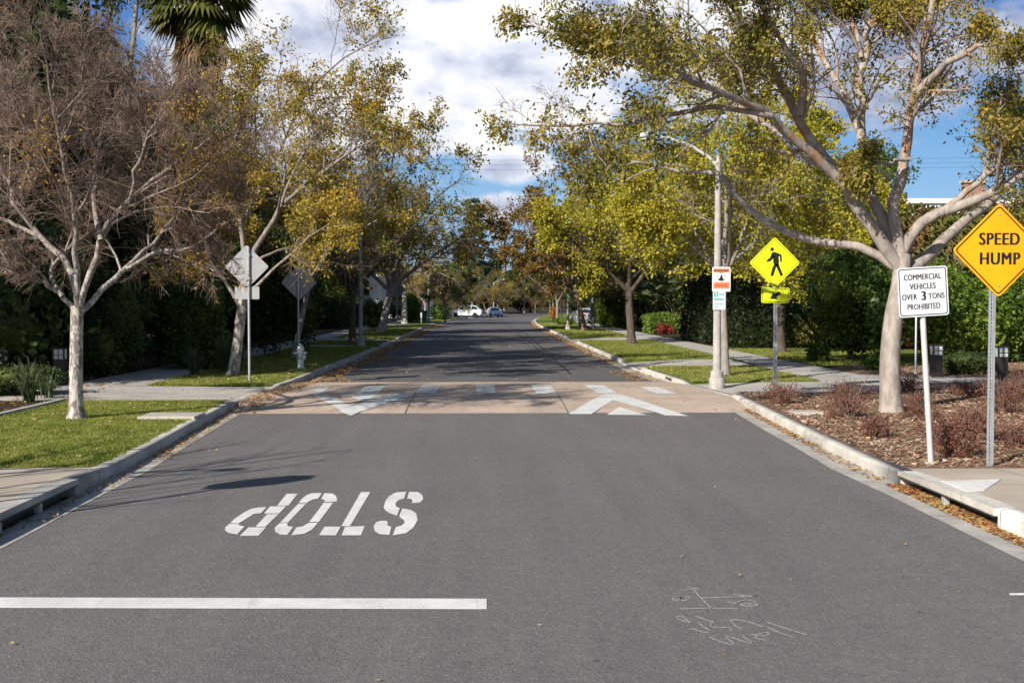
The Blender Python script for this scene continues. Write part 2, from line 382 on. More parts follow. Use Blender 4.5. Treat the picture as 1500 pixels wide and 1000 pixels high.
L_STRAP = leafmat('strap_leaves', [(.05, .08, .04), (.10, .14, .07), (.17, .20, .12)], .3)
L_PINK = leafmat('pink_red_flowers', [(.30, .012, .03), (.42, .02, .05), (.06, .08, .02), (.36, .03, .06)], .3)
L_ORANGE = leafmat('orange_shrub_leaves', [(.4, .16, .03), (.5, .22, .04), (.35, .12, .02)], .3)
GRASS = leafmat('grass_blades', [(.075, .105, .02), (.16, .205, .034), (.25, .285, .055), (.34, .35, .085), (.48, .43, .18)], .35, .55, 2.6)
LITTER = leafmat('fallen_leaves', [(.22, .09, .04), (.34, .15, .06), (.42, .22, .09), (.45, .33, .12), (.28, .14, .07)], .1, .7)
LITTER_Y = leafmat('pale_fallen_leaves', [(.40, .24, .08), (.5, .36, .13), (.52, .44, .22), (.36, .18, .08)], .1, .7)
CHIPS = leafmat('wood_chips', [(.11, .06, .04), (.25, .145, .095), (.39, .25, .17), (.54, .41, .31)], .0, .8)

GALV = simple('galvanised_steel', (.42, .43, .45), (.54, .55, .57), 8., .45, .5, .6, .05)
SIGNBACK = simple('bare_sign_back', (.30, .30, .31), (.38, .38, .39), 5., .55, .4, .2, .03)
WHITEPOST = simple('white_painted_post', (.46, .44, .44), (.56, .54, .53), 5., .55, .4, 0, .12)
BLACK = simple('black_sign_ink', (.012, .012, .013), (.018, .018, .018), 5., .5, .3, 0, 0)
Y_ORANGE = simple('amber_sign_face', (.74, .335, .004), (.85, .405, .004), 2., .42, .45, 0, 0)
Y_FLUO = simple('fluorescent_sign_face', (.68, .77, .012), (.80, .88, .015), 2., .42, .45, 0, 0)
SIGNWHITE = simple('white_sign_face', (.60, .62, .66), (.71, .73, .76), 4., .45, .4, 0, 0)
SIGNORANGE = simple('orange_sign_ink', (.66, .20, .09), (.70, .23, .11), 3., .5, .4, 0, 0)
SIGNGREEN = simple('green_sign_ink', (.01, .42, .30), (.015, .46, .33), 3., .5, .4, 0, 0)
POLEC = mk_concrete('pole_concrete', (.33, .31, .295), (.45, .425, .40), (.24, .22, .20), None, 6., .5)
LAMPMETAL = simple('pale_lamp_metal', (.60, .64, .64), (.68, .71, .71), 4., .4, .5, .3, .03)
DARKMETAL = simple('dark_bronze_metal', (.028, .024, .022), (.045, .038, .034), 6., .5, .4, .2, .1)
LENS = simple('frosted_lens', (.55, .60, .58), (.65, .70, .68), 5., .25, .5, 0, 0)
SILVER = simple('silver_paint', (.55, .56, .58), (.68, .69, .70), 9., .38, .5, .55, .1)
IRON = simple('cast_iron', (.06, .055, .05), (.10, .09, .085), 12., .6, .4, .4, .4)
DARKHOLE = simple('drain_concrete', (.10, .095, .09), (.17, .16, .15), 4., .9, .1)
GREENBOX = simple('green_cabinet_paint', (.005, .13, .075), (.01, .16, .095), 4., .5, .4, 0, .03)
CARWHITE = simple('white_car_paint', (.72, .75, .80), (.75, .78, .82), 2., .22, .6, 0, 0)
CARSILVER = simple('silver_car_paint', (.56, .62, .72), (.60, .66, .75), 2., .25, .6, .2, 0)
GLASS = simple('dark_glass', (.02, .025, .03), (.03, .035, .04), 2., .06, .8, 0, 0)
RUBBER = simple('rubber', (.015, .015, .015), (.025, .025, .025), 9., .8, .2)
RIM = simple('alloy_rim', (.5, .5, .52), (.6, .6, .62), 9., .3, .5, .7, 0)
LAMPGLASS = simple('lamp_glass', (.65, .68, .7), (.75, .77, .8), 9., .1, .6, 0, 0)
REDLAMP = simple('red_lamp', (.35, .01, .01), (.4, .015, .015), 9., .2, .5, 0, 0)
STUCCO = simple('white_stucco', (.74, .73, .71), (.80, .79, .77), 3., .9, .2, 0, .3)
ROOF = simple('grey_shingles', (.12, .105, .095), (.20, .175, .16), 6., .9, .2, 0, .5, .02)
m, t, b, co = pm('brick', .85, .25); BRICK = m
br = t.new('ShaderNodeTexBrick'); br.inputs['Scale'].default_value = 4.2
br.inputs['Color1'].default_value = (.30, .12, .085, 1); br.inputs['Color2'].default_value = (.38, .18, .12, 1); br.inputs['Mortar'].default_value = (.42, .38, .34, 1)
mp = t.new('ShaderNodeMapping'); mp.inputs['Rotation'].default_value = (R(90), 0, 0); t.l.new(co, mp.inputs[0]); t.l.new(mp.outputs[0], br.inputs['Vector'])
t.l.new(br.outputs['Color'], b.inputs['Base Color'])
STONE = simple('stone_cap', (.42, .37, .31), (.52, .46, .40), 5., .85, .2, 0, .3)
WOODPOST = simple('weathered_wood', (.26, .19, .13), (.34, .26, .19), 7., .85, .2)
RED = simple('red_sign_face', (.55, .01, .015), (.58, .015, .02), 3., .4, .4, 0, 0)

# ------------------------------------------------------------------ setting: ground, road, kerbs, pavements
KL = [(-30, -4.35), (10, -4.42), (13.5, -4.48), (15.4, -4.56), (18.5, -4.77), (24, -5.06), (28, -4.80), (38, -4.73), (95, -4.8), (400, -4.8)]
KR = [(-30, 4.65), (9.9, 4.75), (14, 4.76), (17, 4.90), (21.8, 5.18), (24, 5.28), (28, 4.90), (33, 4.68), (51, 4.65), (95, 4.7), (400, 4.7)]
def klx(y): return float(np.interp(y, *zip(*KL)))+bend(y)
def krx(y): return float(np.interp(y, *zip(*KR)))+bend(y)
HUMP = [(21.25, 0.), (22.2, .05), (23.4, .09), (27.5, .09), (28.6, .05), (29.6, 0.)]
def hz(y): return float(np.interp(y, *zip(*HUMP)))
CV = .15
# kerb height along each side: drops at the crossing and at driveways
def hb(y): return CV+.05*min(1., max(0., (13.4-y)/1.6))
def kh(y, gaps):
    h = hb(y)
    for a, b_, lo in gaps:
        if a-.7 < y < b_+.7:
            k = 0 if a <= y <= b_ else min(1, (a-y if y < a else y-b_)/.7)
            h = min(h, lo+(CV-lo)*k)
    return h
GAP_R = [(24.2, 27.4, .085), (33.9, 38.3, .03), (57.2, 62.5, .03), (104, 108, .03)]
GAP_L = [(22.9, 26.2, .085), (49.2, 51.6, .05), (57, 61.5, .03), (92, 98, .03), (150, 160, .03)]
def ysteps(a, b_, step=1.5, extra=()):
    ys = list(np.arange(a, b_, step))+[b_]+[e for e in extra if a < e < b_]
    return sorted(set(round(float(y), 3) for y in ys))
def gapys(g): return [v for a, b_, _ in g for v in (a-.7, a, b_, b_+.7)]
def strip(name, ys, cols, mat, parent=None, kind='structure', smooth=False):
    """sheet over ys; cols = functions y -> (x, z)"""
    V = []; n = len(cols)
    for y in ys:
        for c in cols: x, z = c(y); V.append((x, y, z))
    Fq = [(j*n+i, j*n+i+1, (j+1)*n+i+1, (j+1)*n+i) for j in range(len(ys)-1) for i in range(n-1)]
    o = link(name, mesh_np(name, V, np.array(Fq), mat, smooth=smooth), parent)
    if parent is None: o['kind'] = kind
    return o
g = MB(); g.add([(-900, -200, -.08), (900, -200, -.08), (900, 1600, -.08), (-900, 1600, -.08)], [(0, 1, 2, 3)])
tag(g.build('ground', SOIL), kind='structure')
road = strip('road', ysteps(-30, 21.25, 3), [lambda y: (klx(y)-.02, 0), lambda y: (krx(y)+.02, 0)], ASPHALT)
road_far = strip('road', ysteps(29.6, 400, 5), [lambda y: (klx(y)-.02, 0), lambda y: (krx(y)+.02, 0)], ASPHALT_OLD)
hump = strip('speed_table', [21.25, 22.2, 23.4, 25.4, 27.5, 28.6, 29.6], [lambda y: (klx(y)-.02, hz(y)), lambda y: (klx(y)*.3, hz(y)), lambda y: (krx(y)*.3, hz(y)), lambda y: (krx(y)+.02, hz(y))], TAN)
def gutter(name, kx, s, gw):
    for a, b_ in ((-30, 21.25), (29.6, 180)):
        strip('gutter', ysteps(a, b_, 2), [lambda y: (kx(y)+s*gw*(1+.05*math.sin(y*1.9)), .004), lambda y: (kx(y)-s*.01, .004)], GUT)
gutter('l', klx, 1, .29); gutter('r', krx, -1, .37)
# left drain mouth y 9.0-12.3 ; right drain mouth y 10.3-12.7
DL = (8.6, 12.25); DR = (10.2, 12.65)
def kerb(kx, s, gaps, ranges, mats):
    for (a, b_), mat in zip(ranges, mats):
        ys = ysteps(a, b_, 1.2, gapys(gaps))
        h = lambda y: kh(y, gaps)
        o = strip('kerb', ys, [lambda y: (kx(y), -.02), lambda y: (kx(y)+s*.004, h(y)-.035), lambda y: (kx(y)+s*.014, h(y)-.010), lambda y: (kx(y)+s*.04, h(y)), lambda y: (kx(y)+s*.17, h(y)), lambda y: (kx(y)+s*.17, -.02)], mat)
        # end caps
        bm = bmesh.new(); bm.from_mesh(o.data); bm.verts.ensure_lookup_table(); n = len(bm.verts)
        bm.faces.new([bm.verts[i] for i in range(6)]); bm.faces.new([bm.verts[n-1-i] for i in range(6)])
        bm.to_mesh(o.data); bm.free()
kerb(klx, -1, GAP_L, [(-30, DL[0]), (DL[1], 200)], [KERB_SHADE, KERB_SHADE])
kerb(krx, 1, GAP_R, [(-30, DR[0]), (DR[1], 200)], [KERB, KERB])
# verges: (name, y0, y1, material) between kerb back and x at the back
def verge(name, side, y0, y1, back, mat, lift=0., gaps=None, step=1.0, rough=0.):
    kx = klx if side < 0 else krx
    gaps = gaps if gaps is not None else (GAP_L if side < 0 else GAP_R)
    ys = ysteps(y0, y1, step, gapys(gaps)); N = 7
    cols = []
    for i in range(N+1):
        f = i/N
        def c(y, f=f):
            x0 = kx(y)+side*.17; x1 = back(y)+bend(y)
            z = kh(y, gaps); z = z+(hb(y)-z)*min(1, f*1.8)+lift
            if rough: z += rough*(math.sin(x0*3.1+f*9+y*1.7)+math.sin(y*2.3-f*7.1))*min(1, f*6)*min(1, (1-f)*6)
            return x0+(x1-x0)*f, z
        cols.append(c)
    return strip(name, ys, cols, mat, smooth=bool(rough))
cst = lambda v: (lambda y: v)
verge('pavement', -1, -30, 13.3, cst(-9.5), PADC)
verge('lawn', -1, 13.3, 22.4, lambda y: np.interp(y, [13.3, 19.3, 22.4], [-8.2, -8.3, -8.3]), LAWN, 0, rough=.006)
verge('path', -1, 22.4, 26.5, cst(-12.6), WALK)
verge('lawn', -1, 26.5, 49.2, lambda y: np.interp(y, [26.5, 40], [-7.9, -8.3]), LAWN, rough=.006)
verge('path', -1, 49.2, 51.6, cst(-8.4), WALK)
verge('lawn', -1, 51.6, 57, cst(-8.4), LAWN, rough=.006)
verge('driveway', -1, 57, 61.5, cst(-8.4), CONC)
verge('lawn', -1, 61.5, 92, cst(-8.4), LAWN, rough=.006)
verge('driveway', -1, 92, 98, cst(-8.4), CONC)
verge('lawn', -1, 98, 150, cst(-8.4), LAWN)
verge('driveway', -1, 150, 160, cst(-14), CONC)
verge('lawn', -1, 160, 200, cst(-10), LAWN)
verge('pavement', 1, -30, 12.9, cst(8.2), PADC)
verge('mulch_bed', 1, 12.9, 24.1, cst(17), MULCH, 0, rough=.025, step=.6)
verge('path', 1, 24.1, 27.4, cst(8.6), WALK)
verge('lawn', 1, 27.4, 33.9, lambda y: np.interp(y, [27.4, 33.9], [8.3, 8.4]), LAWN, rough=.006)
verge('driveway', 1, 33.9, 38.3, cst(8.4), CONC)
verge('lawn', 1, 38.3, 57.2, cst(8.6), LAWN, rough=.006)
verge('driveway', 1, 57.2, 62.5, cst(8.6), CONC)
verge('lawn', 1, 62.5, 104, cst(8.6), LAWN, rough=.006)
verge('driveway', 1, 104, 108, cst(8.6), CONC)
verge('lawn', 1, 108, 200, cst(8.6), LAWN)
def flat(name, poly, z, mat):
    o = link(name, mesh_np(name, [(x, y, z) for x, y in poly], np.array([list(range(len(poly)))]), mat)); o['kind'] = 'structure'; return o
strip('pavement', ysteps(26.5, 200, 5), [lambda y: (-9.9+bend(y), CV), lambda y: (float(np.interp(y, [26.5, 40], [-7.9, -8.3]))-.1*(y > 60)+bend(y), CV)], WALK)
strip('pavement', ysteps(27.4, 200, 5), [lambda y: (float(np.interp(y, [27.4, 33.9, 36], [8.3, 8.4, 8.6]))+bend(y), CV), lambda y: (10.15+bend(y), CV)], WALK)
flat('pavement', [(8.6, 24.6), (8.6, 27.4), (10.15, 27.4), (10.15, 30.2), (12.5, 29.0), (17, 28.6), (40, 28.6), (40, 26.9), (17, 26.9), (12, 26.9), (10, 25.3)], CV+.003, WALK)
flat('garden_ground', [(-9.9, 26.5), (-9.9, 90), (-9.9, 140), (-60, 140), (-60, -30), (-9.5, -30), (-9.5, 13.3), (-8.2, 13.3), (-8.3, 22.4), (-12.6, 22.4), (-12.6, 26.5)], CV-.01, SOIL)
flat('garden_ground', [(8.2, -30), (70, -30), (70, 140), (10.15, 140), (10.15, 27.0), (16.9, 24.2), (16.9, 12.9), (8.2, 12.9)], CV-.012, SOIL)
flat('lawn', [(10.16, 34.2), (10.16, 50), (16.5, 50), (19, 40), (14.5, 34.2)], CV+.004, LAWN)
flat('mulch_bed', [(10.16, 30.4), (12.5, 29.1), (17, 28.7), (30, 28.7), (30, 36), (12.5, 36), (10.16, 33)], CV+.003, MULCH)
flat('mulch_bed', [(9.0, 24.1), (17, 24.1), (30, 24.1), (30, 26.88), (12, 26.88), (10, 25.2)], CV+.001, MULCH)
edge = MB(); edge.box(-8.42, -8.30, 13.3, 22.4, .0, .20); tag(edge.build('lawn_edging', KERB_SHADE, bevel=.01), 'narrow concrete edging strip between the near grass and the dark planting', 'edging')

# ------------------------------------------------------------------ road markings, parts of the road and of the speed table
def marks(name, polys, mat, parent, on_hump=False, z=.004):
    bm = bmesh.new()
    for poly in polys:
        vs = []
        for (px, py) in poly:
            p = G(px, py, 0)
            if on_hump:
                for _ in range(12): p = G(px, py, hz(p.y))
            vs.append(bm.verts.new((p.x, p.y, 0)))
        try: bm.faces.new(vs)
        except ValueError: pass
    bmesh.ops.recalc_face_normals(bm, faces=bm.faces)
    bmesh.ops.triangulate(bm, faces=bm.faces)
    if on_hump:
        for y, _ in HUMP[1:-1]:
            bmesh.ops.bisect_plane(bm, geom=bm.verts[:]+bm.edges[:]+bm.faces[:], plane_co=(0, y, 0), plane_no=(0, 1, 0))
    for v in bm.verts: v.co.z = (hz(v.co.y) if on_hump else 0)+z
    for f in bm.faces:
        if f.normal.z < 0: f.normal_flip()
    me = bpy.data.meshes.new(name); bm.to_mesh(me); bm.free(); me.materials.append(mat)
    return link(name, me, parent)
def c2(pts): return [(300+x/3.125, 480+y/3.125) for x, y in pts]
LET = {'S': [[(818,822),(828,790),(845,770),(875,754),(922,751),(912,782),(888,788),(873,803),(875,818),(893,826),(880,860),(848,850),(828,838)],
             [(935,752),(975,752),(995,765),(1000,785),(985,800),(948,803),(951,792),(945,784),(926,782)],
             [(905,827),(945,835),(968,850),(974,880),(955,915),(922,940),(860,950),(875,912),(900,906),(915,893),(911,880),(893,868),(891,858)],
             [(832,884),(838,893),(835,905),(854,911),(845,948),(800,945),(777,930),(773,908),(785,890),(805,884)]],
       'T': [[(715,752),(758,752),(665,908),(625,908)], [(548,911),(622,911),(600,950),(523,950)], [(642,911),(732,908),(715,950),(627,950)]],
       'O': [[(430,802),(445,783),(465,766),(490,757),(536,757),(519,782),(495,786),(480,793),(467,802)], [(428,806),(464,805),(382,890),(345,892)],
             [(343,895),(381,893),(376,902),(382,909),(405,912),(377,948),(345,947),(322,933),(320,915)],
             [(548,757),(585,759),(600,770),(605,783),(604,796),(548,797),(549,789),(533,783)], [(545,801),(588,800),(522,889),(478,889)],
             [(476,893),(518,893),(490,925),(455,943),(396,950),(419,914),(450,909)]],
       'P': [[(375,760),(425,760),(383,814),(331,814)], [(299,818),(372,817),(341,850),(270,851)], [(285,854),(338,853),(277,911),(232,911)], [(200,914),(280,914),(245,952),(160,953)],
             [(245,823),(283,821),(258,848),(224,853),(200,868),(155,896),(116,894),(140,872),(180,845),(210,830)], [(112,898),(154,898),(158,905),(182,910),(148,946),(110,940),(92,927),(94,914)]]}
marks('stop_lettering', [c2(p) for k in LET for p in LET[k]], PAINT, road)
marks('limit_line', [[(-30, 875), (713, 877), (713, 892.5), (-30, 890.5)]], PAINT, road)
marks('paint_mark', [[(1478, 869), (1500, 868.5), (1500, 872), (1480, 872)]], PAINT, road)
# chalk strokes
def ribbon(pts, w):
    q = []
    P = [Vector(p) for p in pts]
    for i in range(len(P)-1):
        a, b_ = P[i], P[i+1]; d = (b_-a).normalized(); n = Vector((-d.y, d.x))*w
        n.y *= .6
        q.append([tuple(a+n), tuple(b_+n), tuple(b_-n), tuple(a-n)])
    return q
def z7(pts): return [(950+x/5, 820+y/5) for x, y in pts]
CH_ST = [[(260,228),(325,208),(372,215)], [(325,210),(380,275),(465,358)], [(395,278),(560,272),(720,268)], [(620,250),(720,264),(795,262),(735,270)], [(230,358),(440,354),(650,357)],
         [(180,275),(175,290),(200,298),(230,288),(240,272),(232,290),(262,298),(290,288),(308,274),(285,266),(270,278)],
         [(575,298),(600,312),(640,316),(675,298),(720,292),(760,300),(785,312)], [(660,330),(700,338),(760,338),(815,330),(760,320),(700,322),(662,330)],
         [(315,462),(270,452),(215,430),(205,415),(240,410),(265,425),(285,445),(315,460)],
         [(345,412),(400,430),(440,448),(490,452),(450,470),(460,490),(520,495),(580,492),(605,505),(600,520)],
         [(300,505),(330,505),(380,525),(430,532),(445,515),(400,490),(375,465)],
         [(690,505),(645,490),(605,455),(595,440),(660,438),(740,455),(840,488)], [(865,452),(940,480),(1040,512),(1160,548)], [(870,492),(960,532),(1075,572)],
         [(445,565),(520,595),(600,620),(630,615),(560,560),(570,555),(650,580),(745,612),(755,600),(690,560),(700,552)],
         [(750,548),(800,545),(850,530),(880,535),(885,550),(850,555),(780,552),(790,575),(860,590)]]
marks('chalk_writing', [q for s_ in CH_ST for q in ribbon(z7(s_), 1.15)], CHALK, road, z=.003)
# speed table markings
def z7l(pts): return [(440+x/6.818, 550+y/6.818) for x, y in pts]
def z8(pts): return [(820+x/5.172, 550+y/5.172) for x, y in pts]
HM = [z7l(p) for p in ([(140,205),(255,200),(520,310),(400,350)], [(520,310),(660,255),(960,185),(1150,175),(1130,190),(960,245),(640,345),(505,400),(420,370),(400,350)],
      [(480,200),(545,195),(660,105),(850,100),(760,190),(700,235),(580,250)], [(1215,100),(1400,100),(1355,178),(1150,176)], [(60,150),(250,105),(310,112),(220,165)])]
HM += [[(697,563.6), (724,563.6), (726,576), (698,576)], [(778,564), (807,564.5), (815.5,576.5), (786,576.5)]]
HM += [z8(p) for p in ([(185,72),(335,74),(435,134),(290,134)], [(600,84),(740,87),(890,138),(735,138)],
       [(350,138),(405,186),(240,292),(65,292)], [(350,138),(440,142),(975,308),(800,302),(405,186)], [(450,238),(660,300),(355,297)])]
marks('crossing_marking', HM, PAINT_OLD, hump, True, .005)
marks('slab_joint', [[(x0, 577), (x0+1.3, 577), (x1+1.5, 606), (x1, 606)] for x0, x1 in ((608.5, 592), (815.5, 832))], DARKHOLE, hump, True, .0045)
# sealed crack lines beyond the table, patches and repairs on the near lane
marks('crack_seal', [[(768, 487), (770, 487), (838, 548), (834, 548)], [(740, 474), (741.5, 474), (800, 520), (797.5, 520)], [(700, 500), (702, 500), (700, 540), (696.5, 540)]], simple('tar', (.03, .03, .032), (.045, .045, .047), 4., .6, .3), road_far, z=.006)

# ------------------------------------------------------------------ storm drains
def drain(name, side, y0, y1, kx, label, pad):
    r = thing(name, label, 'storm drain', (0, 0, 0))
    x0 = kx((y0+y1)/2); xa, xb = sorted((x0+side*.004, x0+side*.20))
    top = MB()
    n = 8; ys = [y0+(y1-y0)*i/n for i in range(n+1)]
    for i in range(n):
        a, b_ = ys[i], ys[i+1]
        top.add([(kx(a)-side*.03, a, hb(a)-.005), (kx(a)+side*.171, a, hb(a)+.002), (kx(b_)+side*.171, b_, hb(b_)+.002), (kx(b_)-side*.03, b_, hb(b_)-.005), (kx(a)-side*.03, a, .125), (kx(a)+side*.171, a, .125), (kx(b_)+side*.171, b_, .125), (kx(b_)-side*.03, b_, .125)],
                [(0,1,2,3),(7,6,5,4),(0,3,7,4),(1,5,6,2)]+([(0,4,5,1)] if i == 0 else [])+([(3,2,6,7)] if i == n-1 else []))
    top.build('lintel', KERB if side > 0 else KERB_SHADE, r)
    inn = MB(); bx = x0+side*.17
    a_, b2 = sorted((bx, bx+side*.03)); inn.box(a_, b2, y0, y1, -.06, .124)
    inn.build('back_wall', DARKHOLE, r)
    for f in ((.5,) if side > 0 else (.45, .72)):
        y = y0+(y1-y0)*f; bars = MB(); bars.box(*sorted((kx(y)-side*.012, kx(y)+side*.05)), y-.04, y+.04, 0, .124); bars.build('divider', KERB_SHADE, r, bevel=.006)
    fr = MB()
    for (za, zb) in ((.110, .124),):
        for i in range(n):
            a, b_ = ys[i], ys[i+1]
            fr.add([(kx(a)-side*.034, a, za), (kx(b_)-side*.034, b_, za), (kx(b_)-side*.034, b_, zb), (kx(a)-side*.034, a, zb), (kx(a)-side*.0, a, za), (kx(b_)-side*.0, b_, za)], [(0,1,2,3),(0,4,5,1)])
    fr.build('steel_lip', IRON, r)
    if pad:
        px, py, pw, pd = pad; lid = MB(); lid.box(px, px+pw, py, py+pd, CV+.03, CV+.062); lid.build('lid', IRON, r, bevel=.004)
    return r
drain('storm_drain', -1, *DL, klx, 'kerb storm drain with three dark openings beside the near grass corner', None)
drain('storm_drain', 1, *DR, krx, 'leaf-filled kerb storm drain with an iron lid behind it', (5.95, 11.55, .75, .55))
w_ = MB(); w_.slab([(4.86, 11.1), (5.05, 11.15), (5.55, 11.85), (4.86, 11.75)], CV+.03, CV+.056); w_.build('white_paint_patch', PAINT, bpy.data.objects['storm_drain.001'])
# small inlet beyond the crossing, right kerb
r = thing('kerb_inlet', 'small two-slot gutter inlet in the pale kerb beyond the crossing', 'drain', (0, 0, 0))
q = MB(); q.box(krx(29.3)-.012, krx(29.3)+.02, 28.75, 29.8, .02, .145); q.build('frame', CONC, r)
q = MB(); q.box(krx(29.3)-.016, krx(29.3)+.01, 28.82, 29.24, .07, .125).box(krx(29.3)-.016, krx(29.3)+.01, 29.30, 29.72, .07, .125); q.build('slot', BLACK, r)
def pad(label, px, py, w, d):
    p = G(px, py, CV); q = MB(); q.box(-w/2, w/2, -d/2, d/2, -.01, .05); o = q.build('utility_cover', CONC, bevel=.006); o.location = (p.x, p.y, CV); tag(o, label, 'utility cover')
pad('pale concrete utility cover set in the near grass', 252, 611, .95, .75)
pad('small pale utility cover lying in the bark mulch', 1180, 606, .5, .45)

# ------------------------------------------------------------------ vegetation generators (numpy)
def rng_(s): return np.random.default_rng(s)
def unit(a): return a/np.maximum(np.linalg.norm(a, axis=-1, keepdims=True), 1e-9)
def resample(pts, k):
    P = np.array([tuple(p) for p in pts], float)
    for _ in range(2):     # Chaikin smoothing keeps ends
        Q = [P[0]]
        for a, b_ in zip(P[:-1], P[1:]): Q += [a*.75+b_*.25, a*.25+b_*.75]
        Q.append(P[-1]); P = np.array(Q)
    s_ = np.concatenate([[0], np.cumsum(np.linalg.norm(np.diff(P, axis=0), axis=1))]); u = np.linspace(0, s_[-1], k)
    return np.stack([np.interp(u, s_, P[:, i]) for i in range(3)], 1)
def tubes(P, Rr, sides):
    n, k = P.shape[:2]
    T = unit(np.gradient(P, axis=1)); mt = unit(T.mean(1))
    ref = np.where(np.abs(mt[:, 2:3]) > .9, np.array([[1., 0, 0]]), np.array([[0, 0, 1.]]))
    ref = unit(np.cross(mt, ref))[:, None, :]
    u = unit(ref-T*(ref*T).sum(-1, keepdims=True)); v = np.cross(T, u)
    a = np.arange(sides)*2*np.pi/sides
    ring = P[:, :, None]+Rr[:, :, None, None]*(np.cos(a)[None, None, :, None]*u[:, :, None]+np.sin(a)[None, None, :, None]*v[:, :, None])
    idx = np.arange(n*k*sides).reshape(n, k, sides)
    A = idx[:, :-1]; B = idx[:, 1:]; A2 = np.roll(A, -1, 2); B2 = np.roll(B, -1, 2)
    return ring.reshape(-1, 3), np.stack([A, A2, B2, B], -1).reshape(-1, 4)
def grow(P, Rr, n, lf, ang, k, rf, rng, up=.1, wob=.12, t0=.25, t1=1., tip=.25, minr=.003, lvar=.3, trop=0., taperlen=.55):
    N, K = P.shape[:2]
    L = np.linalg.norm(np.diff(P, axis=1), axis=2).sum(1)
    t_ = t0+(t1-t0)*(np.arange(n)[None]+rng.random((N, n)))/n
    x = np.clip(t_*(K-1), 0, K-1.001); i = x.astype(int); f = x-i
    r_ = np.arange(N)[:, None]
    pos = P[r_, i]*(1-f)[..., None]+P[r_, i+1]*f[..., None]
    tan = unit(P[r_, i+1]-P[r_, i]); rad = Rr[r_, i]*(1-f)+Rr[r_, i+1]*f
    ref = unit(rng.normal(size=(N, n, 3))); u = unit(ref-tan*(ref*tan).sum(-1, keepdims=True))
    a = np.radians(ang)*(.7+.6*rng.random((N, n)))[..., None]
    d = tan*np.cos(a)+u*np.sin(a); d[..., 2] += up; d = unit(d)
    ln = (lf*L[:, None])*(1.0-taperlen*t_)*(1-lvar+2*lvar*rng.random((N, n)))
    pos = pos.reshape(-1, 3); d = d.reshape(-1, 3); ln = ln.reshape(-1); rad = rad.reshape(-1)
    M = len(pos); st = (ln/(k-1))[:, None]
    out = np.zeros((M, k, 3)); out[:, 0] = pos
    for j in range(1, k):
        d = unit(d+rng.normal(size=(M, 3))*wob+np.array([0, 0, trop])); out[:, j] = out[:, j-1]+d*st
    r0 = np.maximum(rad*rf, minr)
    RR = r0[:, None]*np.linspace(1, tip, k)[None]
    return out, RR
def leaves(P, n, size, rng, asp=.5, droop=.3, spread=.05, keep=None, t0=.1):
    N, K = P.shape[:2]
    t_ = t0+(1-t0)*rng.random((N, n)); x = np.clip(t_*(K-1), 0, K-1.001); i = x.astype(int); f = (x-i)[..., None]; r_ = np.arange(N)[:, None]
    pos = P[r_, i]*(1-f)+P[r_, i+1]*f; tan = unit(P[r_, i+1]-P[r_, i])
    pos = pos.reshape(-1, 3)+rng.normal(size=(N*n, 3))*spread; tan = tan.reshape(-1, 3)
    if keep is not None:
        kk = keep(pos, rng); pos = pos[kk]; tan = tan[kk]
    return leafquads(pos, tan, size, rng, asp, droop)
def leafquads(pos, tan, size, rng, asp=.5, droop=.3):
    M = len(pos)
    ax = tan*.6+rng.normal(size=(M, 3))*.8; ax[:, 2] -= droop; ax = unit(ax)
    sd_ = unit(np.cross(ax, rng.normal(size=(M, 3)))); nn = np.cross(ax, sd_)
    s_ = size*(.6+.8*rng.random(M))[:, None]
    V = np.stack([pos, pos+ax*s_*.45+sd_*s_*asp*.5+nn*s_*.06, pos+ax*s_, pos+ax*s_*.45-sd_*s_*asp*.5+nn*s_*.06], 1)
    return V.reshape(-1, 3), np.arange(M*4).reshape(M, 4)
def clump(scale, cut, seed):
    """keeps leaves in irregular clumps: product of sines as a cheap 3-D noise"""
    o = np.random.default_rng(seed).random((3, 3))*10
    def f(p, rng):
        q = p/scale
        v = np.sin(q@np.array([1.3, .7, .4])+o[0, 0])+np.sin(q@np.array([-.6, 1.4, .5])+o[0, 1])+np.sin(q@np.array([.3, -.5, 1.7])+o[0, 2])+.7*np.sin(q@np.array([2.3, 1.9, -1.1])+o[1, 0])
        return v+rng.normal(size=len(p))*.6 > cut
    return f
def cat(parts):
    V = []; Fq = []; b = 0
    for v, f in parts: V.append(v); Fq.append(f+b); b += len(v)
    return np.concatenate(V), np.concatenate(Fq)
def limb_array(limbs, k=14):
    P = np.stack([resample(l[0], k) for l in limbs]); Rr = np.stack([np.linspace(0, 1, k)**1.15*(l[2]-l[1])+l[1] for l in limbs])
    return P, Rr
def wiggle(P, amp, rng):
    k = P.shape[1]; w_ = rng.normal(size=P.shape)*amp*np.sin(np.linspace(0, np.pi, k))[None, :, None]; return P+w_
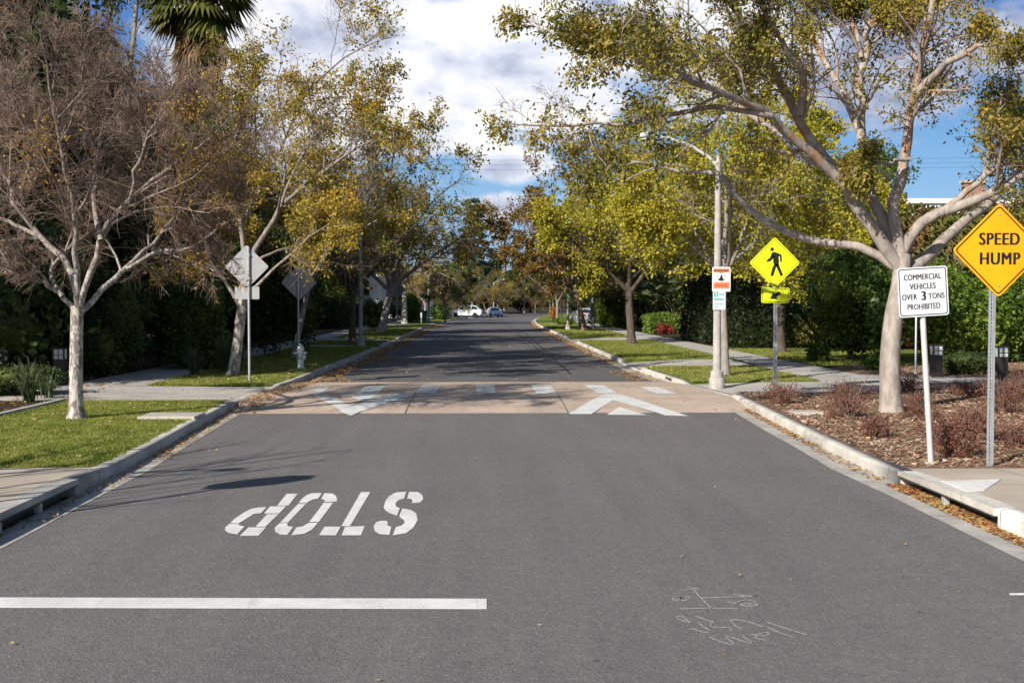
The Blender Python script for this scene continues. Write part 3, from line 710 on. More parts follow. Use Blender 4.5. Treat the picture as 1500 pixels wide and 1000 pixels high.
def make_tree(root, trunk, limbs, levels, lf, bark, twigbark, leafm, seed, bare=(), flare=1.5, tk=16):
    """trunk: (pts, r0, r1); limbs: [(pts, r0, r1)] in root space; levels: grow kwargs; lf: leaf settings"""
    rng = rng_(seed)
    TP = resample(trunk[0], tk)[None]; tt = np.linspace(0, 1, tk)
    TR = (trunk[1]+(trunk[2]-trunk[1])*tt+trunk[1]*(flare-1)*np.exp(-tt*18))[None]
    tv = [tubes(TP, TR, 14)]
    LP, LR = limb_array(limbs) if limbs and not isinstance(limbs, dict) else grow(TP, TR, rng=rng, **limbs)
    if bare: bp, br2 = limb_array(list(bare)); tv.append(tubes(bp, br2, 9))
    tv.append(tubes(wiggle(LP, .025, rng), LR, 9))
    cur = (LP, LR); tw = []; last = []
    for li, lv in enumerate(levels):
        src = cur
        cur = grow(src[0], src[1], rng=rng, **lv)
        (tv if li == 0 else tw).append(tubes(cur[0], cur[1], 6 if li == 0 else (4 if li == 1 else 3)))
        last.append(cur)
    link('trunk', mesh_np('trunk', *cat(tv), bark, smooth=True), root)
    if tw: link('twigs', mesh_np('twigs', *cat(tw), twigbark), root)
    lv = []
    for (idx, m_) in lf['on']:
        lv.append(leaves(last[idx][0], m_, lf['size'], rng, lf.get('asp', .5), lf.get('droop', .3), lf.get('spread', .04), lf.get('keep')))
    if lv:
        o = link('crown', mesh_np('crown', *cat(lv), leafm), root)
    return root
def rel(base, pts): return [Vector(p)-Vector(base) for p in pts]
def trace(base, px, Y0, Y1):
    n = len(px); return [at(x, y, Y0+(Y1-Y0)*(i/(n-1))**1.2)-Vector(base) for i, (x, y) in enumerate(px)]

# ---- near right tree with the spreading pale limbs
b0 = G(1306, 604, CV); Y = b0.y
r = thing('street_tree', 'big spreading tree with smooth pale orange-flaked limbs standing in the bark mulch', 'tree', b0)
T = lambda px, y1, y0=0.: trace(b0, px, Y+y0, Y+y1)
trunk = (trace(b0, [(1306, 606), (1303, 560), (1304, 510), (1309, 460), (1320, 415), (1322, 372)], Y, Y), .185, .15)
bare_ = [(T([(1316,395),(1290,375),(1262,361),(1240,357),(1198,356),(1150,340),(1110,318),(1080,292),(1064,262),(1052,250),(1020,253),(985,250),(950,241),(925,236)], 1.2), .085, .022),
  (T([(985,250),(960,244),(940,238),(915,240),(880,262)], .2, 1.0), .03, .01), (T([(1010,252),(1000,243),(975,240),(940,252),(905,270)], .9, 1.1), .03, .008)]
limbs = [(T([(1318,392),(1285,345),(1262,310),(1240,275),(1222,248),(1196,215),(1178,185),(1162,150),(1150,132),(1120,90),(1106,62),(1085,25),(1060,-15)], -1.6), .125, .032),
  (T([(1172,166),(1176,140),(1177,118),(1168,98),(1148,65),(1118,20),(1100,-20)], -2.6, -1.1), .07, .03),
  (T([(1236,270),(1190,225),(1150,195),(1130,165),(1095,152),(1060,140),(1020,125),(985,105),(940,75),(900,60)], -3.2, -.6), .085, .02),
  (T([(1215,248),(1165,222),(1140,196),(1110,172),(1070,150),(1030,95),(1000,60),(960,30)], 2.6, .4), .075, .02),
  (T([(1130,170),(1080,160),(1030,155),(980,168),(915,180),(855,185),(800,186),(752,182)], -2.0, -1.4), .05, .012),
  (T([(1060,140),(1010,110),(960,105),(900,75),(850,45),(800,40)], -2.6, -1.8), .045, .012),
  (T([(1322,385),(1295,325),(1275,285),(1266,240),(1262,200),(1250,165),(1232,130),(1214,100),(1198,70),(1180,40),(1150,0)], 1.8), .115, .032),
  (T([(1263,205),(1259,150),(1262,90),(1268,45),(1290,10),(1318,-30)], .6, .8), .085, .04),
  (T([(1262,85),(1252,40),(1235,5),(1228,-30)], 1.2, .6), .045, .025),
  (T([(1324,385),(1310,335),(1308,290),(1318,260),(1330,220),(1330,170),(1340,140),(1346,100),(1352,70),(1362,40),(1368,-15)], -.9), .11, .05),
  (T([(1336,150),(1352,125),(1375,105),(1400,83),(1430,68),(1470,62),(1520,45)], -2.2, -.5), .075, .02),
  (T([(1346,92),(1328,60),(1314,35),(1300,0)], .3, -.6), .05, .025),
  (T([(1322,368),(1345,325),(1380,310),(1420,298),(1460,280),(1500,255),(1560,222),(1620,190)], -1.2), .105, .04),
  (T([(1326,400),(1350,385),(1370,365),(1400,335),(1440,305),(1480,268),(1510,232),(1570,180)], 2.4), .115, .045),
  (T([(1376,315),(1410,285),(1440,260),(1470,240),(1515,232),(1560,225)], .2, -.3), .065, .02),
  (T([(1440,260),(1452,225),(1448,195),(1462,160),(1470,120)], .6, .1), .045, .015),
  (T([(1325,232),(1290,240),(1255,248)], -.8, -.5), .04, .02)]
limbs[-1] = (T([(1332,233),(1300,238),(1270,243),(1245,250)], -.9, -.5), .04, .02)
make_tree(r, trunk, limbs,
  [dict(n=10, lf=.42, ang=50, k=8, rf=.5, t0=.45, up=.06, wob=.16, minr=.008, tip=.3), dict(n=10, lf=.55, ang=50, k=6, rf=.5, t0=.15, up=0., wob=.2, minr=.004), dict(n=7, lf=.6, ang=48, k=4, rf=.6, t0=.1, wob=.22, minr=.0025, trop=-.06)],
  dict(on=[(2, 13), (1, 6)], size=.074, asp=.5, droop=.45, spread=.08, keep=clump(.5, .05, 3)), BARK_PALE, BARK_BROWN, L_OLIVE, 11, bare=bare_, flare=1.3)

def T1KEEP(p, rng): return clump(.9, 2.5, 5)(p, rng) | ((p[:, 0] > 1.3) & (p[:, 2] < 5.0) & clump(.45, 1.2, 6)(p, rng))
# ---- near left bare tree
b1 = G(112, 613, CV); Y = b1.y
r = thing('street_tree', 'nearly bare tree with reddish twigs and a mottled trunk in the near left grass', 'tree', b1)
T = lambda px, y1, y0=0.: trace(b1, px, Y+y0, Y+y1)
trunk = (trace(b1, [(112, 613), (111, 560), (112, 500), (113, 448)], Y, Y), .115, .10)
limbs = [(T([(111,455),(95,437),(80,425),(62,415),(35,405),(18,398),(5,372),(-15,345)], -.8), .045, .014),
 (T([(92,434),(74,408),(71,395),(80,383),(103,363),(127,344),(155,318),(170,290)], 1.6, -.2), .04, .012),
 (T([(113,455),(112,422),(106,395),(89,371),(54,344),(27,300),(8,262),(-12,215),(-30,150)], 1.0), .065, .014),
 (T([(56,346),(30,330),(0,322),(-40,305),(-80,270)], 2.2, .6), .04, .01),
 (T([(114,455),(113,410),(111,365),(113,330),(106,295),(95,240),(82,190),(75,120),(60,60)], -1.8), .055, .012),
 (T([(115,455),(127,411),(140,387),(149,363),(146,346),(162,325),(189,298),(213,276),(250,245),(300,212),(335,175)], -1.0), .062, .012),
 (T([(148,352),(138,310),(140,260),(141,225),(150,195),(172,172),(195,152),(235,120)], 1.2, -.4), .05, .012),
 (T([(142,235),(130,190),(118,140),(125,90),(120,40)], -.8, .6), .035, .01),
 (T([(117,458),(145,432),(165,405),(190,390),(206,372),(240,338),(270,300),(300,265)], 2.4), .055, .012),
 (T([(175,398),(200,386),(224,368),(270,365),(292,357),(330,330),(362,300)], .3, .8), .035, .01),
 (T([(27,300),(45,250),(40,200),(20,150),(15,100)], -1.5, .8), .035, .01),
 (T([(189,298),(200,250),(215,200),(240,165),(260,140)], -2.4, -.8), .03, .01)]
make_tree(r, trunk, limbs,
  [dict(n=10, lf=.52, ang=44, k=8, rf=.55, t0=.28, up=.2, wob=.13, minr=.008, tip=.3), dict(n=14, lf=.58, ang=46, k=6, rf=.5, t0=.10, up=.08, wob=.18, minr=.0065), dict(n=13, lf=.68, ang=46, k=4, rf=.65, t0=.06, wob=.2, minr=.005, up=.02)],
  dict(on=[(2, 3)], size=.052, asp=.5, droop=.5, spread=.05, keep=T1KEEP), BARK_ROUGH, TWIG_RED, L_RUST, 21, flare=1.5)

# ---- second left tree, leaning pale trunk
b2 = G(341, 551, CV); Y = b2.y
r = thing('street_tree', 'leaning white-trunked tree half in yellow leaf behind the first sign back', 'tree', b2)
T = lambda px, y1, y0=0.: trace(b2, px, Y+y0, Y+y1)
trunk = (trace(b2, [(341, 551), (347, 510), (352, 470), (357, 430), (359, 400)], Y, Y), .15, .115)
limbs = [(T([(353,452),(338,425),(320,396),(300,370),(275,350),(240,330)], -1.), .06, .014),
 (T([(358,412),(356,360),(352,310),(345,262),(330,215),(320,160)], 1.), .075, .014),
 (T([(359,412),(372,365),(395,332),(412,298),(452,268),(500,232),(545,205),(580,190)], -1.4), .08, .012),
 (T([(365,390),(392,372),(425,360),(465,350),(500,330)], 1.6, .2), .04, .012),
 (T([(354,330),(372,290),(395,250),(420,200),(452,130),(500,85),(545,62),(585,52)], -1.0, .5), .05, .010),
 (T([(352,310),(375,250),(372,200),(380,140),(370,90)], 2., .6), .045, .012),
 (T([(365,430),(392,400),(425,372),(455,345),(480,330)], -2.), .045, .012),
 (T([(412,298),(430,250),(450,215),(500,160),(540,140)], .8, -.6), .04, .01),
 (T([(346,270),(300,240),(270,200),(250,160)], -1.6, .5), .04, .01)]
make_tree(r, trunk, limbs,
  [dict(n=10, lf=.50, ang=46, k=8, rf=.55, t0=.3, up=.1, wob=.13, minr=.009, tip=.3), dict(n=10, lf=.58, ang=46, k=6, rf=.5, t0=.12, up=.03, wob=.16, minr=.006), dict(n=8, lf=.62, ang=44, k=4, rf=.6, t0=.1, wob=.18, minr=.0045)],
  dict(on=[(2, 13)], size=.085, asp=.5, droop=.5, spread=.06, keep=clump(.8, .3, 8)), BARK_ROUGH, TWIG_TAN, L_GOLD, 31, flare=1.3)

tw_ = [o for o in COL.objects if o.get('label', '').startswith('nearly bare tree')][0]
bt = tw_.copy(); COL.objects.link(bt); bt.location = (-9.6, 7.4, CV); bt.rotation_euler = (0, 0, 2.2); bt.scale = (.95, .95, .95); bt['label'] = 'unseen leafless tree added outside the near left corner of the road to cast branch shadows'  # limbs only, out of view, added to throw branch shadows on the road
for k_ in kids(tw_):
    if k_.name.startswith('trunk'): k2 = k_.copy(); COL.objects.link(k2); k2.parent = bt
# ---- generic street trees
def street_proto(root, seed, h, r0, bark, twig, leafm, leaf, nl=6, lean=(0, 0), keepcut=.2, npl=6, fork=.24, spreadang=38, dense=(8, 7, 5), limblen=1.25, keepsc=.9):
    rng = rng_(seed); th = h*fork
    pts = [Vector((lean[0]*f, lean[1]*f, th*f))+Vector((rng.normal()*.04*f, rng.normal()*.04*f, 0)) for f in (0, .3, .6, 1.)]
    limbs = []
    for i in range(nl):
        a = 2*math.pi*(i+.5*rng.random())/nl; L = h*(1-fork)*(.75+.35*rng.random())*limblen*.8
        tilt = R(spreadang)*(.55+.7*rng.random()); p = pts[-1]*(.8+.2*rng.random()); d = Vector((math.cos(a)*math.sin(tilt), math.sin(a)*math.sin(tilt), math.cos(tilt)))
        q = [p]; 
        for j in range(5):
            d = (d+Vector((rng.normal()*.12+math.cos(a)*.06, rng.normal()*.12+math.sin(a)*.06, rng.normal()*.08))).normalized(); q.append(q[-1]+d*L/5)
        limbs.append((q, r0*.52, r0*.10))
    limbs.append(([pts[-1]*.95, pts[-1]+Vector((.1, .1, h*.25)), pts[-1]+Vector((-.2, .3, h*.5)), pts[-1]+Vector((.1, 0, h*.68))], r0*.6, r0*.1))
    make_tree(root, (pts, r0, r0*.85), limbs,
      [dict(n=dense[0]+1, lf=.52, ang=50, k=7, rf=.55, t0=.2, up=.03, wob=.13, minr=.012, tip=.3), dict(n=dense[1]+1, lf=.60, ang=50, k=5, rf=.5, t0=.12, up=0., wob=.16, minr=.009), dict(n=dense[2]+1, lf=.62, ang=46, k=3, rf=.6, t0=.1, wob=.18, minr=.006)],
      dict(on=[(2, npl+2), (1, 4)], size=leaf*1.1, asp=.58, droop=.35, spread=.08, keep=clump(keepsc, keepcut, seed)), bark, twig, leafm, seed)
def tree_at(px, py, label, seed, h, r0, *a, rz=0., **k):
    p = G(px, py, CV); rr = thing('street_tree', label, 'tree', p, rz); street_proto(rr, seed, h, r0, *a, **k); return rr
# right row
tree_at(1062, 551, 'tree with yellow-green leaves close behind the concrete lamp pole', 41, 8.6, .115, BARK_GREY, BARK_GREY, L_YELLOW, .088, lean=(.12, .9), keepcut=-.9, dense=(10, 9, 6), npl=11, fork=.34, spreadang=38, limblen=1.0)
tree_at(925, 504, 'yellow-green tree with a dark straight trunk on the right lawn between driveways', 42, 10.6, .20, BARK_DARK, BARK_DARK, L_YELLOW, .118, lean=(-.1, .2), keepcut=-.6, dense=(10, 9, 6), npl=10, fork=.27, spreadang=46, limblen=1.15)
YT = [o for o in COL.objects if o.get('label', '').startswith('yellow-green tree with a dark')][0]
copy_tree(YT, loc=(11.6, 43.5, .12), rz=2.0, scale=.92, label='second yellow-green tree filling the background above the crossing sign')
A1 = tree_at(868, 482, 'slim pale-trunked olive tree beyond the second right driveway', 43, 8.6, .16, BARK_GREY, BARK_BROWN, L_DKOLIVE, .17, keepcut=-.1, dense=(8, 7, 4), npl=6, fork=.34, spreadang=42)
A2 = tree_at(857, 485, 'brown and rust leaved tree leaning over the street on the far right verge', 44, 13.4, .20, BARK_BROWN, BARK_BROWN, L_RUSTY, .17, lean=(-.9, -.5), keepcut=-.5, dense=(9, 8, 6), npl=7, fork=.26, spreadang=46, limblen=1.0)
# left row
A3 = tree_at(516, 503, 'dark-trunked olive-gold tree beside the left street lamp', 45, 11.6, .17, BARK_DARK, BARK_BROWN, L_OLGOLD, .13, keepcut=.0, dense=(9, 8, 6), npl=7, fork=.22, spreadang=44, limblen=1.1)
A4 = tree_at(558, 486, 'white-trunked leaning tree with gold leaves past the left street lamp', 46, 13., .27, BARK_ROUGH, BARK_BROWN, L_GOLD, .15, lean=(.8, 0), keepcut=.05, dense=(9, 8, 5), npl=7, fork=.25, spreadang=40, limblen=1.02)
A5 = tree_at(593, 474, 'second white-trunked tree, just behind the farthest sign back', 47, 13.5, .25, BARK_ROUGH, TWIG_TAN, L_OLGOLD, .15, keepcut=.5, dense=(9, 8, 6), npl=6, fork=.28, spreadang=36, limblen=1.02)
tree_at(430, 524, 'thin leaning tree behind the silver fire hydrant', 48, 8.4, .10, BARK_GREY, TWIG_TAN, L_GOLD, .10, lean=(.55, .5), keepcut=.1, dense=(8, 8, 5), npl=7, fork=.36, spreadang=46)
# farther down the street: copies
def far_tree(src, px, Y, s, rz, label, group=None):
    p = at(px, HZ, Y); return copy_tree(src, loc=(p.x, p.y, .12), rz=rz, scale=s*({A1: .85, A2: .62}.get(src, .60)), label=label, group=group)
far_tree(A3, 664, 128, .85, 1.1, 'brown-trunked tree standing in front of the white parked car')
far_tree(A1, 652, 112, .80, 2.1, 'small olive tree left of the white parked car')
far_tree(A5, 692, 172, .95, .4, 'pale-trunked tree behind the rear of the white car')
far_tree(A4, 732, 176, .90, 2.6, 'white forked tree directly behind the silver sedan')
far_tree(A2, 784, 205, .80, 4.1, 'gold-brown tree at the bend of the street')
far_tree(A5, 768, 215, .85, 3.3, 'bare gold tree at the outside of the bend')
far_tree(A1, 806, 190, .95, 1.0, 'olive tree at the right end of the bend')
far_tree(A1, 816, 100, .95, 3.0, 'olive tree near the orange shrub on the right verge')
far_tree(A3, 822, 118, .9, 4.4, 'brown-trunked tree behind the orange shrub')
far_tree(A1, 850, 88, 1.0, .2, 'pale-trunked olive tree right of the far green-signed pole')
far_tree(A4, 622, 142, .95, 5.1, 'gold tree beyond the green cabinet')
far_tree(A3, 640, 165, .9, 2.2, 'olive-gold tree deep behind the green cabinet')
far_tree(A2, 668, 195, .85, .9, 'rust tree behind the driveway of the white car')
far_tree(A2, 712, 225, .9, 5.4, 'brown tree closing the view above the silver sedan')

# ---- dense background trees
def blob_leaves(ells, n, size, rng, asp=.6, shell=.35, droop=.2):
    w_ = np.array([e[3]*e[4]+e[3]*e[5]+e[4]*e[5] for e in ells]); w_ = w_/w_.sum()
    parts = []
    for e, f in zip(ells, w_):
        m_ = int(n*f); d = unit(rng.normal(size=(m_, 3))); rr = 1-shell*rng.random(m_)**1.5
        lump = 1+.13*np.sin(d@np.array([5.1, 2.2, 3.3])+e[0]*3)+.11*np.sin(d@np.array([-3.1, 6.2, 4.3])+e[2]*5)+.09*np.sin(d@np.array([9.1, -7.2, 8.3])+e[1]*2)
        pos = np.array(e[:3])+d*np.array(e[3:6])*(rr*lump)[:, None]
        parts.append(leafquads(pos, d*.7, size, rng, asp, droop))
    return cat(parts)
def blob_core(ells, f, rng):
    parts = []
    for e in ells:
        nu, nv = 12, 7; a = np.linspace(0, 2*np.pi, nu, endpoint=False); b_ = np.linspace(-1.45, 1.45, nv)
        d = np.stack([np.cos(b_)[:, None]*np.cos(a), np.cos(b_)[:, None]*np.sin(a), np.sin(b_)[:, None]+0*a], -1)
        P = np.array(e[:3])+d*np.array(e[3:6])*f*(1+.12*rng.normal(size=(nv, nu, 1)))
        idx = np.arange(nv*nu).reshape(nv, nu); A = idx[:-1]; B = idx[1:]
        parts.append((P.reshape(-1, 3), np.stack([A, np.roll(A, -1, 1), np.roll(B, -1, 1), B], -1).reshape(-1, 4)))
    return cat(parts)
def dense_tree(root, seed, h, w, leafm, n, size, core=.62, trunk_r=.2, low=.22, bark=BARK_DARK):
    rng = rng_(seed); ells = []
    for i in range(16):
        z = h*(low+(.94-low)*rng.random()); prof = math.sin(math.pi*min(1, max(.08, (z/h-low+.12)/(1.18-low))))**.6
        a = rng.random()*6.28; d = w*.5*prof*rng.random()**.5*.72
        s_ = w*(.17+.12*rng.random())*(.7+.3*prof)
        ells.append((d*math.cos(a), d*math.sin(a), z, s_, s_, s_*.8))
    V, Fq = blob_leaves(ells, n, size, rng)
    link('crown', mesh_np('crown', *cat([(V, Fq), blob_core(ells, core, rng)]), leafm), root)
    q = MB(); q.tube([(0, 0, -.1), (.1, 0, h*.3), (0, .15, h*.8)], [trunk_r*1.2, trunk_r, trunk_r*.3], 9)
    for i in range(6):
        e = ells[i]; q.tube([(0, 0, h*.25), (e[0]*.5, e[1]*.5, (h*.25+e[2])*.5), e[:3]], [trunk_r*.5, trunk_r*.35, trunk_r*.12], 6)
    q.build('trunk', bark, root, True)
pt = thing('dense_tree', 'tall dense dark evergreen behind the near left garden', 'tree', (-15.5, 36, .1), 0, 'trees behind the left gardens')
dense_tree(pt, 61, 11.5, 8.5, L_DARK, 24000, .22, low=.1)
pm_ = thing('dense_tree', 'mid green bushy tree behind the white-trunked left tree', 'tree', (-12.5, 47, .1), 0, 'trees behind the left gardens')
dense_tree(pm_, 62, 10.5, 7.5, L_MID, 20000, .22, low=.12)
po = thing('dense_tree', 'olive brown bushy tree filling the far end of the street', 'tree', (8, 250, .1), 0, 'trees closing the far view')
dense_tree(po, 63, 11., 10., L_DKOLIVE, 16000, .34, low=.05)
BGL = 'dense dark tree in the belt behind the left gardens'
for (x, y, s, rz, k) in [(-20, 30, 1.05, 1, 0), (-25, 40, 1.15, 2, 0), (-14, 56, 1.0, 3, 0), (-21, 54, 1.2, 4, 0), (-15, 68, 1.0, 5, 1), (-22, 72, 1.2, .5, 0), (-16, 84, .95, 1.6, 0), (-15, 100, 1.0, 2.4, 1),
                      (-22, 96, 1.1, 3.4, 0), (-19, 120, 1.1, .7, 0), (-13, 128, .9, 1.9, 1), (-27, 26, 1.0, 5.2, 0), (-17, 24, .95, .3, 0), (-18.5, 43, .95, 2.9, 0), (-30, 48, 1.3, .9, 0), (-23, 17.5, 1.0, 3.8, 0), (-12, 148, 1.0, 4.4, 0), (-20, 142, 1.1, 5.5, 0), (-13.4, 40.5, .95, 2.2, 0), (-13.2, 28.6, 1.0, 4.7, 0), (-12.2, 62, .72, 1.2, 1)]:
    copy_tree(pm_ if k else pt, loc=(x, y, .1), rz=rz, scale=s, label=BGL, group='trees behind the left gardens')
BGF = 'dense olive tree in the belt closing the far end of the street'
for (x, y, s, rz, k) in [(-8, 225, 1.0, 1, 0), (0, 240, 1.0, 2, 1), (16, 245, 1.0, 3, 0), (26, 232, .95, 4, 2), (36, 225, 1.0, 5, 0), (-16, 205, .9, .5, 1), (22, 262, 1.1, 1.5, 1), (46, 215, 1.1, 2.5, 2), (-2, 262, 1.1, 3.5, 0), (10, 270, 1.1, .2, 2), (-22, 180, 1.0, .8, 0), (58, 200, 1.2, 1.4, 0), (3.5, 228, 1.18, 2.6, 0), (9.5, 232, 1.22, 4.0, 0), (-5, 212, 1.0, 5.1, 1)]:
    copy_tree((po, pt, pm_)[k], loc=(x, y, .1), rz=rz, scale=s*.92, label=BGF, group='trees closing the far view')
po['label'] = BGF
BGR = 'dense green tree in the belt behind the right gardens'
for (x, y, s, rz, k) in [(14.5, 58, .78, 1, 0), (20, 64, .85, 2, 1), (14.5, 72, .9, 3, 1), (20, 82, 1.0, 4, 0), (14, 90, .8, 5, 1), (17, 104, 1., .4, 0), (19, 122, 1., 1.3, 1), (26, 140, 1.1, 2.2, 0), (24, 70, .95, 3.1, 0), (24, 90, 1.1, 3.9, 1), (32, 160, 1.1, .9, 1), (31.5, 60, .82, 1.2, 1), (36, 66, .9, 1.2, 0), (44, 62, .9, 4.2, 1)]:
    copy_tree(pm_ if k else pt, loc=(x, y, .1), rz=rz, scale=s, label=BGR, group='trees behind the right gardens')

# ---- shrubs and hedges
def shrub(name, label, cat_, px, py, wpx, hpx, leafm, n, size, seed, depth=1., Y=None, core=.66, group=None, twigs=None):
    p = G(px, py, CV) if Y is None else at(px, HZ, Y); p.z = CV-.02
    sc_ = p.y/F; W, H = wpx*sc_, hpx*sc_
    rng = rng_(seed); rt = thing(name, label, cat_, p, 0, group)
    ells = []
    for i in range(9):
        x = (rng.random()-.5)*W*.62; y = (rng.random()-.5)*W*.62*depth; z = H*(.28+.4*rng.random()); s_ = .24+.1*rng.random()
        ells.append((x, y, z, W*s_, W*s_*depth, min(H-z, H*.36)))
    parts = [blob_leaves(ells, n, size, rng, .55)]
    if core: parts.append(blob_core(ells, core, rng))
    link('foliage', mesh_np('foliage', *cat(parts), leafm), rt)
    st = MB()
    for i in range(7 if twigs is None else 95):
        a = rng.random()*6.28; e = ells[i % 9]
        j = rng.normal(size=3)*W*(.05 if twigs is None else .12)
        st.tube([(.05*W*math.cos(a), .05*W*math.sin(a), 0), (e[0]*.5+j[0]*.5, e[1]*.5+j[1]*.5, e[2]*.6), (e[0]+j[0], e[1]+j[1], e[2]*(1 if twigs is None else 1.25)+abs(j[2]))], [.018, .013, .005] if twigs is None else [.008, .006, .003], 4)
    st.build('stems', BARK_DARK if twigs is None else twigs, rt)
    return rt
def hedge(label, x0, x1, y0, y1, h, leafm, n, size, seed, name='hedge', cat_='hedge', rz=0.):
    rng = rng_(seed); cx, cy = (x0+x1)/2, (y0+y1)/2; W, D = (x1-x0)/2, (y1-y0)/2
    rt = thing(name, label, cat_, (cx, cy, CV-.02), rz)
    A = np.array([W*h*2, W*h*2, D*h*2, D*h*2, W*D*4]); m_ = (n*A/A.sum()).astype(int); pos = []; nor = []
    for i, k in enumerate(m_):
        u, v = rng.uniform(-1, 1, k), rng.random(k); o = rng.normal(size=k)*.06-.02
        if i < 2: s_ = -1 if i == 0 else 1; pos.append(np.stack([u*W, s_*(D+o), v*h], 1)); nor.append(np.tile([0, s_, .2], (k, 1)))
        elif i < 4: s_ = -1 if i == 2 else 1; pos.append(np.stack([s_*(W+o), u*D, v*h], 1)); nor.append(np.tile([s_, 0, .2], (k, 1)))
        else: pos.append(np.stack([u*W, (v*2-1)*D, h+o], 1)); nor.append(np.tile([0, 0, 1.], (k, 1)))
    pos = np.concatenate(pos); nor = np.concatenate(nor).astype(float)
    bump_ = .09*(np.sin(pos[:, 0]*2.3+pos[:, 2]*1.7)+np.sin(pos[:, 1]*2.1+pos[:, 2]*2.9+1)); pos = pos+nor*bump_[:, None]
    lv = leafquads(pos, nor, size, rng, .55, .1)
    c_ = MB(); c_.box(-W*.9, W*.9, -D*.9+.02, D*.9-.02, 0, h*.94)
    cv_ = np.array(c_.V), np.array(c_.Fc)
    link('foliage', mesh_np('foliage', *cat([lv, cv_]), leafm), rt)
    for i in range(5): x = -W*.8+1.6*W*i/4; MB().tube([(x, 0, -.02), (x, 0, h*.5)], .03, 6).build('stem', BARK_DARK, rt)
    return rt
# right side planting
hedge('tall clipped hedge block behind the concrete lamp pole, with shade put into its leaf colour', 10.45, 16, 46.5, 59, 3.5, L_SHADED, 22000, .15, 71)
hedge('low clipped green hedge beside the pink-red flowers', 10.35, 12.3, 70, 73, 1.05, L_BRIGHT, 7000, .12, 72)
hedge('tall sunlit green hedge along the far right pavement', 10.25, 11.3, 90, 105, 2.9, L_MID, 16000, .15, 73)
shrub('shrub', 'rounded yellow-green clipped shrub at the front of the far right hedge', 'shrub', 893, 480, 36, 58, L_BRIGHT, 5000, .14, 74)
shrub('shrub', 'big glossy dark green shrub left of the big pale tree', 'shrub', 1246, 528, 118, 165, L_MID, 16000, .13, 75)
shrub('shrub', 'bright green large-leaved shrub behind the two near right signs', 'shrub', 1392, 512, 140, 150, L_BRIGHT, 14000, .15, 76, Y=36)
shrub('shrub', 'bright green shrub at the right edge behind the speed sign', 'shrub', 1490, 512, 120, 140, L_BRIGHT, 13000, .15, 77, Y=37)
shrub('shrub', 'yellowish flowering shrub in front of the low brick wall', 'shrub', 1166, 510, 85, 48, L_YSHRUB, 7000, .08, 78, core=.5)
shrub('shrub', 'second yellowish shrub left of the crossing sign post', 'shrub', 1098, 506, 62, 42, L_YSHRUB, 4500, .08, 79, core=.5)
shrub('shrub', 'low grey-green groundcover shrub at the foot of the big tree', 'shrub', 1285, 542, 44, 26, L_MID, 3000, .06, 80)
shrub('shrub', 'low dark groundcover mound beside the right lantern bollard', 'shrub', 1410, 548, 80, 36, L_DARK, 4500, .06, 81)
shrub('shrub', 'small spiky green plant at the lawn corner before the dark shrub', 'shrub', 1196, 530, 30, 34, L_MID, 1500, .12, 82, core=0)
hedge('tall ivy-covered red and green screen below the white house', 15, 34, 47, 49.5, 6.0, L_IVY, 26000, .2, 83, 'ivy_screen', 'ivy screen')
shrub('shrub', 'tall olive bush filling the gap behind the crossing sign', 'bush', 1120, 478, 190, 190, L_DKOLIVE, 15000, .16, 84, Y=54)
shrub('shrub', 'bush with shade put into its leaf colour under the yellow-green tree right of the lamp pole', 'bush', 1135, 497, 130, 115, L_SHADED, 11000, .15, 85, Y=50)
# left side planting
shrub('shrub', 'dark leafy shrub mass right of the near left bollard', 'bush', 165, 545, 130, 150, L_DARK, 12000, .12, 90, Y=31)
shrub('shrub', 'dark shrub mass behind the bare tree trunk', 'bush', 60, 540, 150, 165, L_DARK, 12000, .13, 91, Y=32)
shrub('shrub', 'mid green shrub with hanging sprays left of the white trunk', 'bush', 275, 530, 110, 150, L_MID, 10000, .12, 92, Y=34)
shrub('shrub', 'black-green shrub wall between the two sign backs', 'bush', 405, 520, 110, 190, L_DARK, 12000, .14, 93, Y=41)
shrub('shrub', 'tall grassy green clump beside the left pavement', 'shrub', 318, 540, 70, 60, L_MID, 3500, .16, 94, core=.5)
hedge('dark clipped hedge beyond the fire hydrant', -14, -10.6, 55, 61, 2.0, L_DARK, 9000, .14, 95)
shrub('shrub', 'rounded green shrub right of the left street lamp', 'shrub', 548, 480, 34, 44, L_MID, 4000, .15, 96)
shrub('shrub', 'bright yellow-green bush behind the far sign back', 'shrub', 606, 470, 30, 40, L_BRIGHT, 3500, .2, 97, Y=112)
shrub('shrub', 'olive bush left of the white parked car', 'shrub', 644, 466, 26, 30, L_MID, 3000, .2, 98, Y=128)
hedge('long dark hedge along the far left pavement', -13.5, -11, 84, 108, 2.2, L_DARK, 12000, .2, 99)
shrub('shrub', 'low dark mound of ground cover at the left picture edge', 'shrub', 10, 578, 120, 46, L_DARK, 5000, .07, 100)
shrub('shrub', 'orange shrub glowing on the far right verge', 'shrub', 810, 472, 12, 24, L_ORANGE, 1500, .14, 101, core=.5)
shrub('shrub', 'low green planting around the orange shrub', 'shrub', 822, 476, 34, 12, L_BRIGHT, 1800, .12, 102)
shrub('flower_shrub', 'pink-red flowering shrub by the low clipped hedge', 'flowers', 974, 489, 24, 17, L_PINK, 900, .11, 103, core=.5)
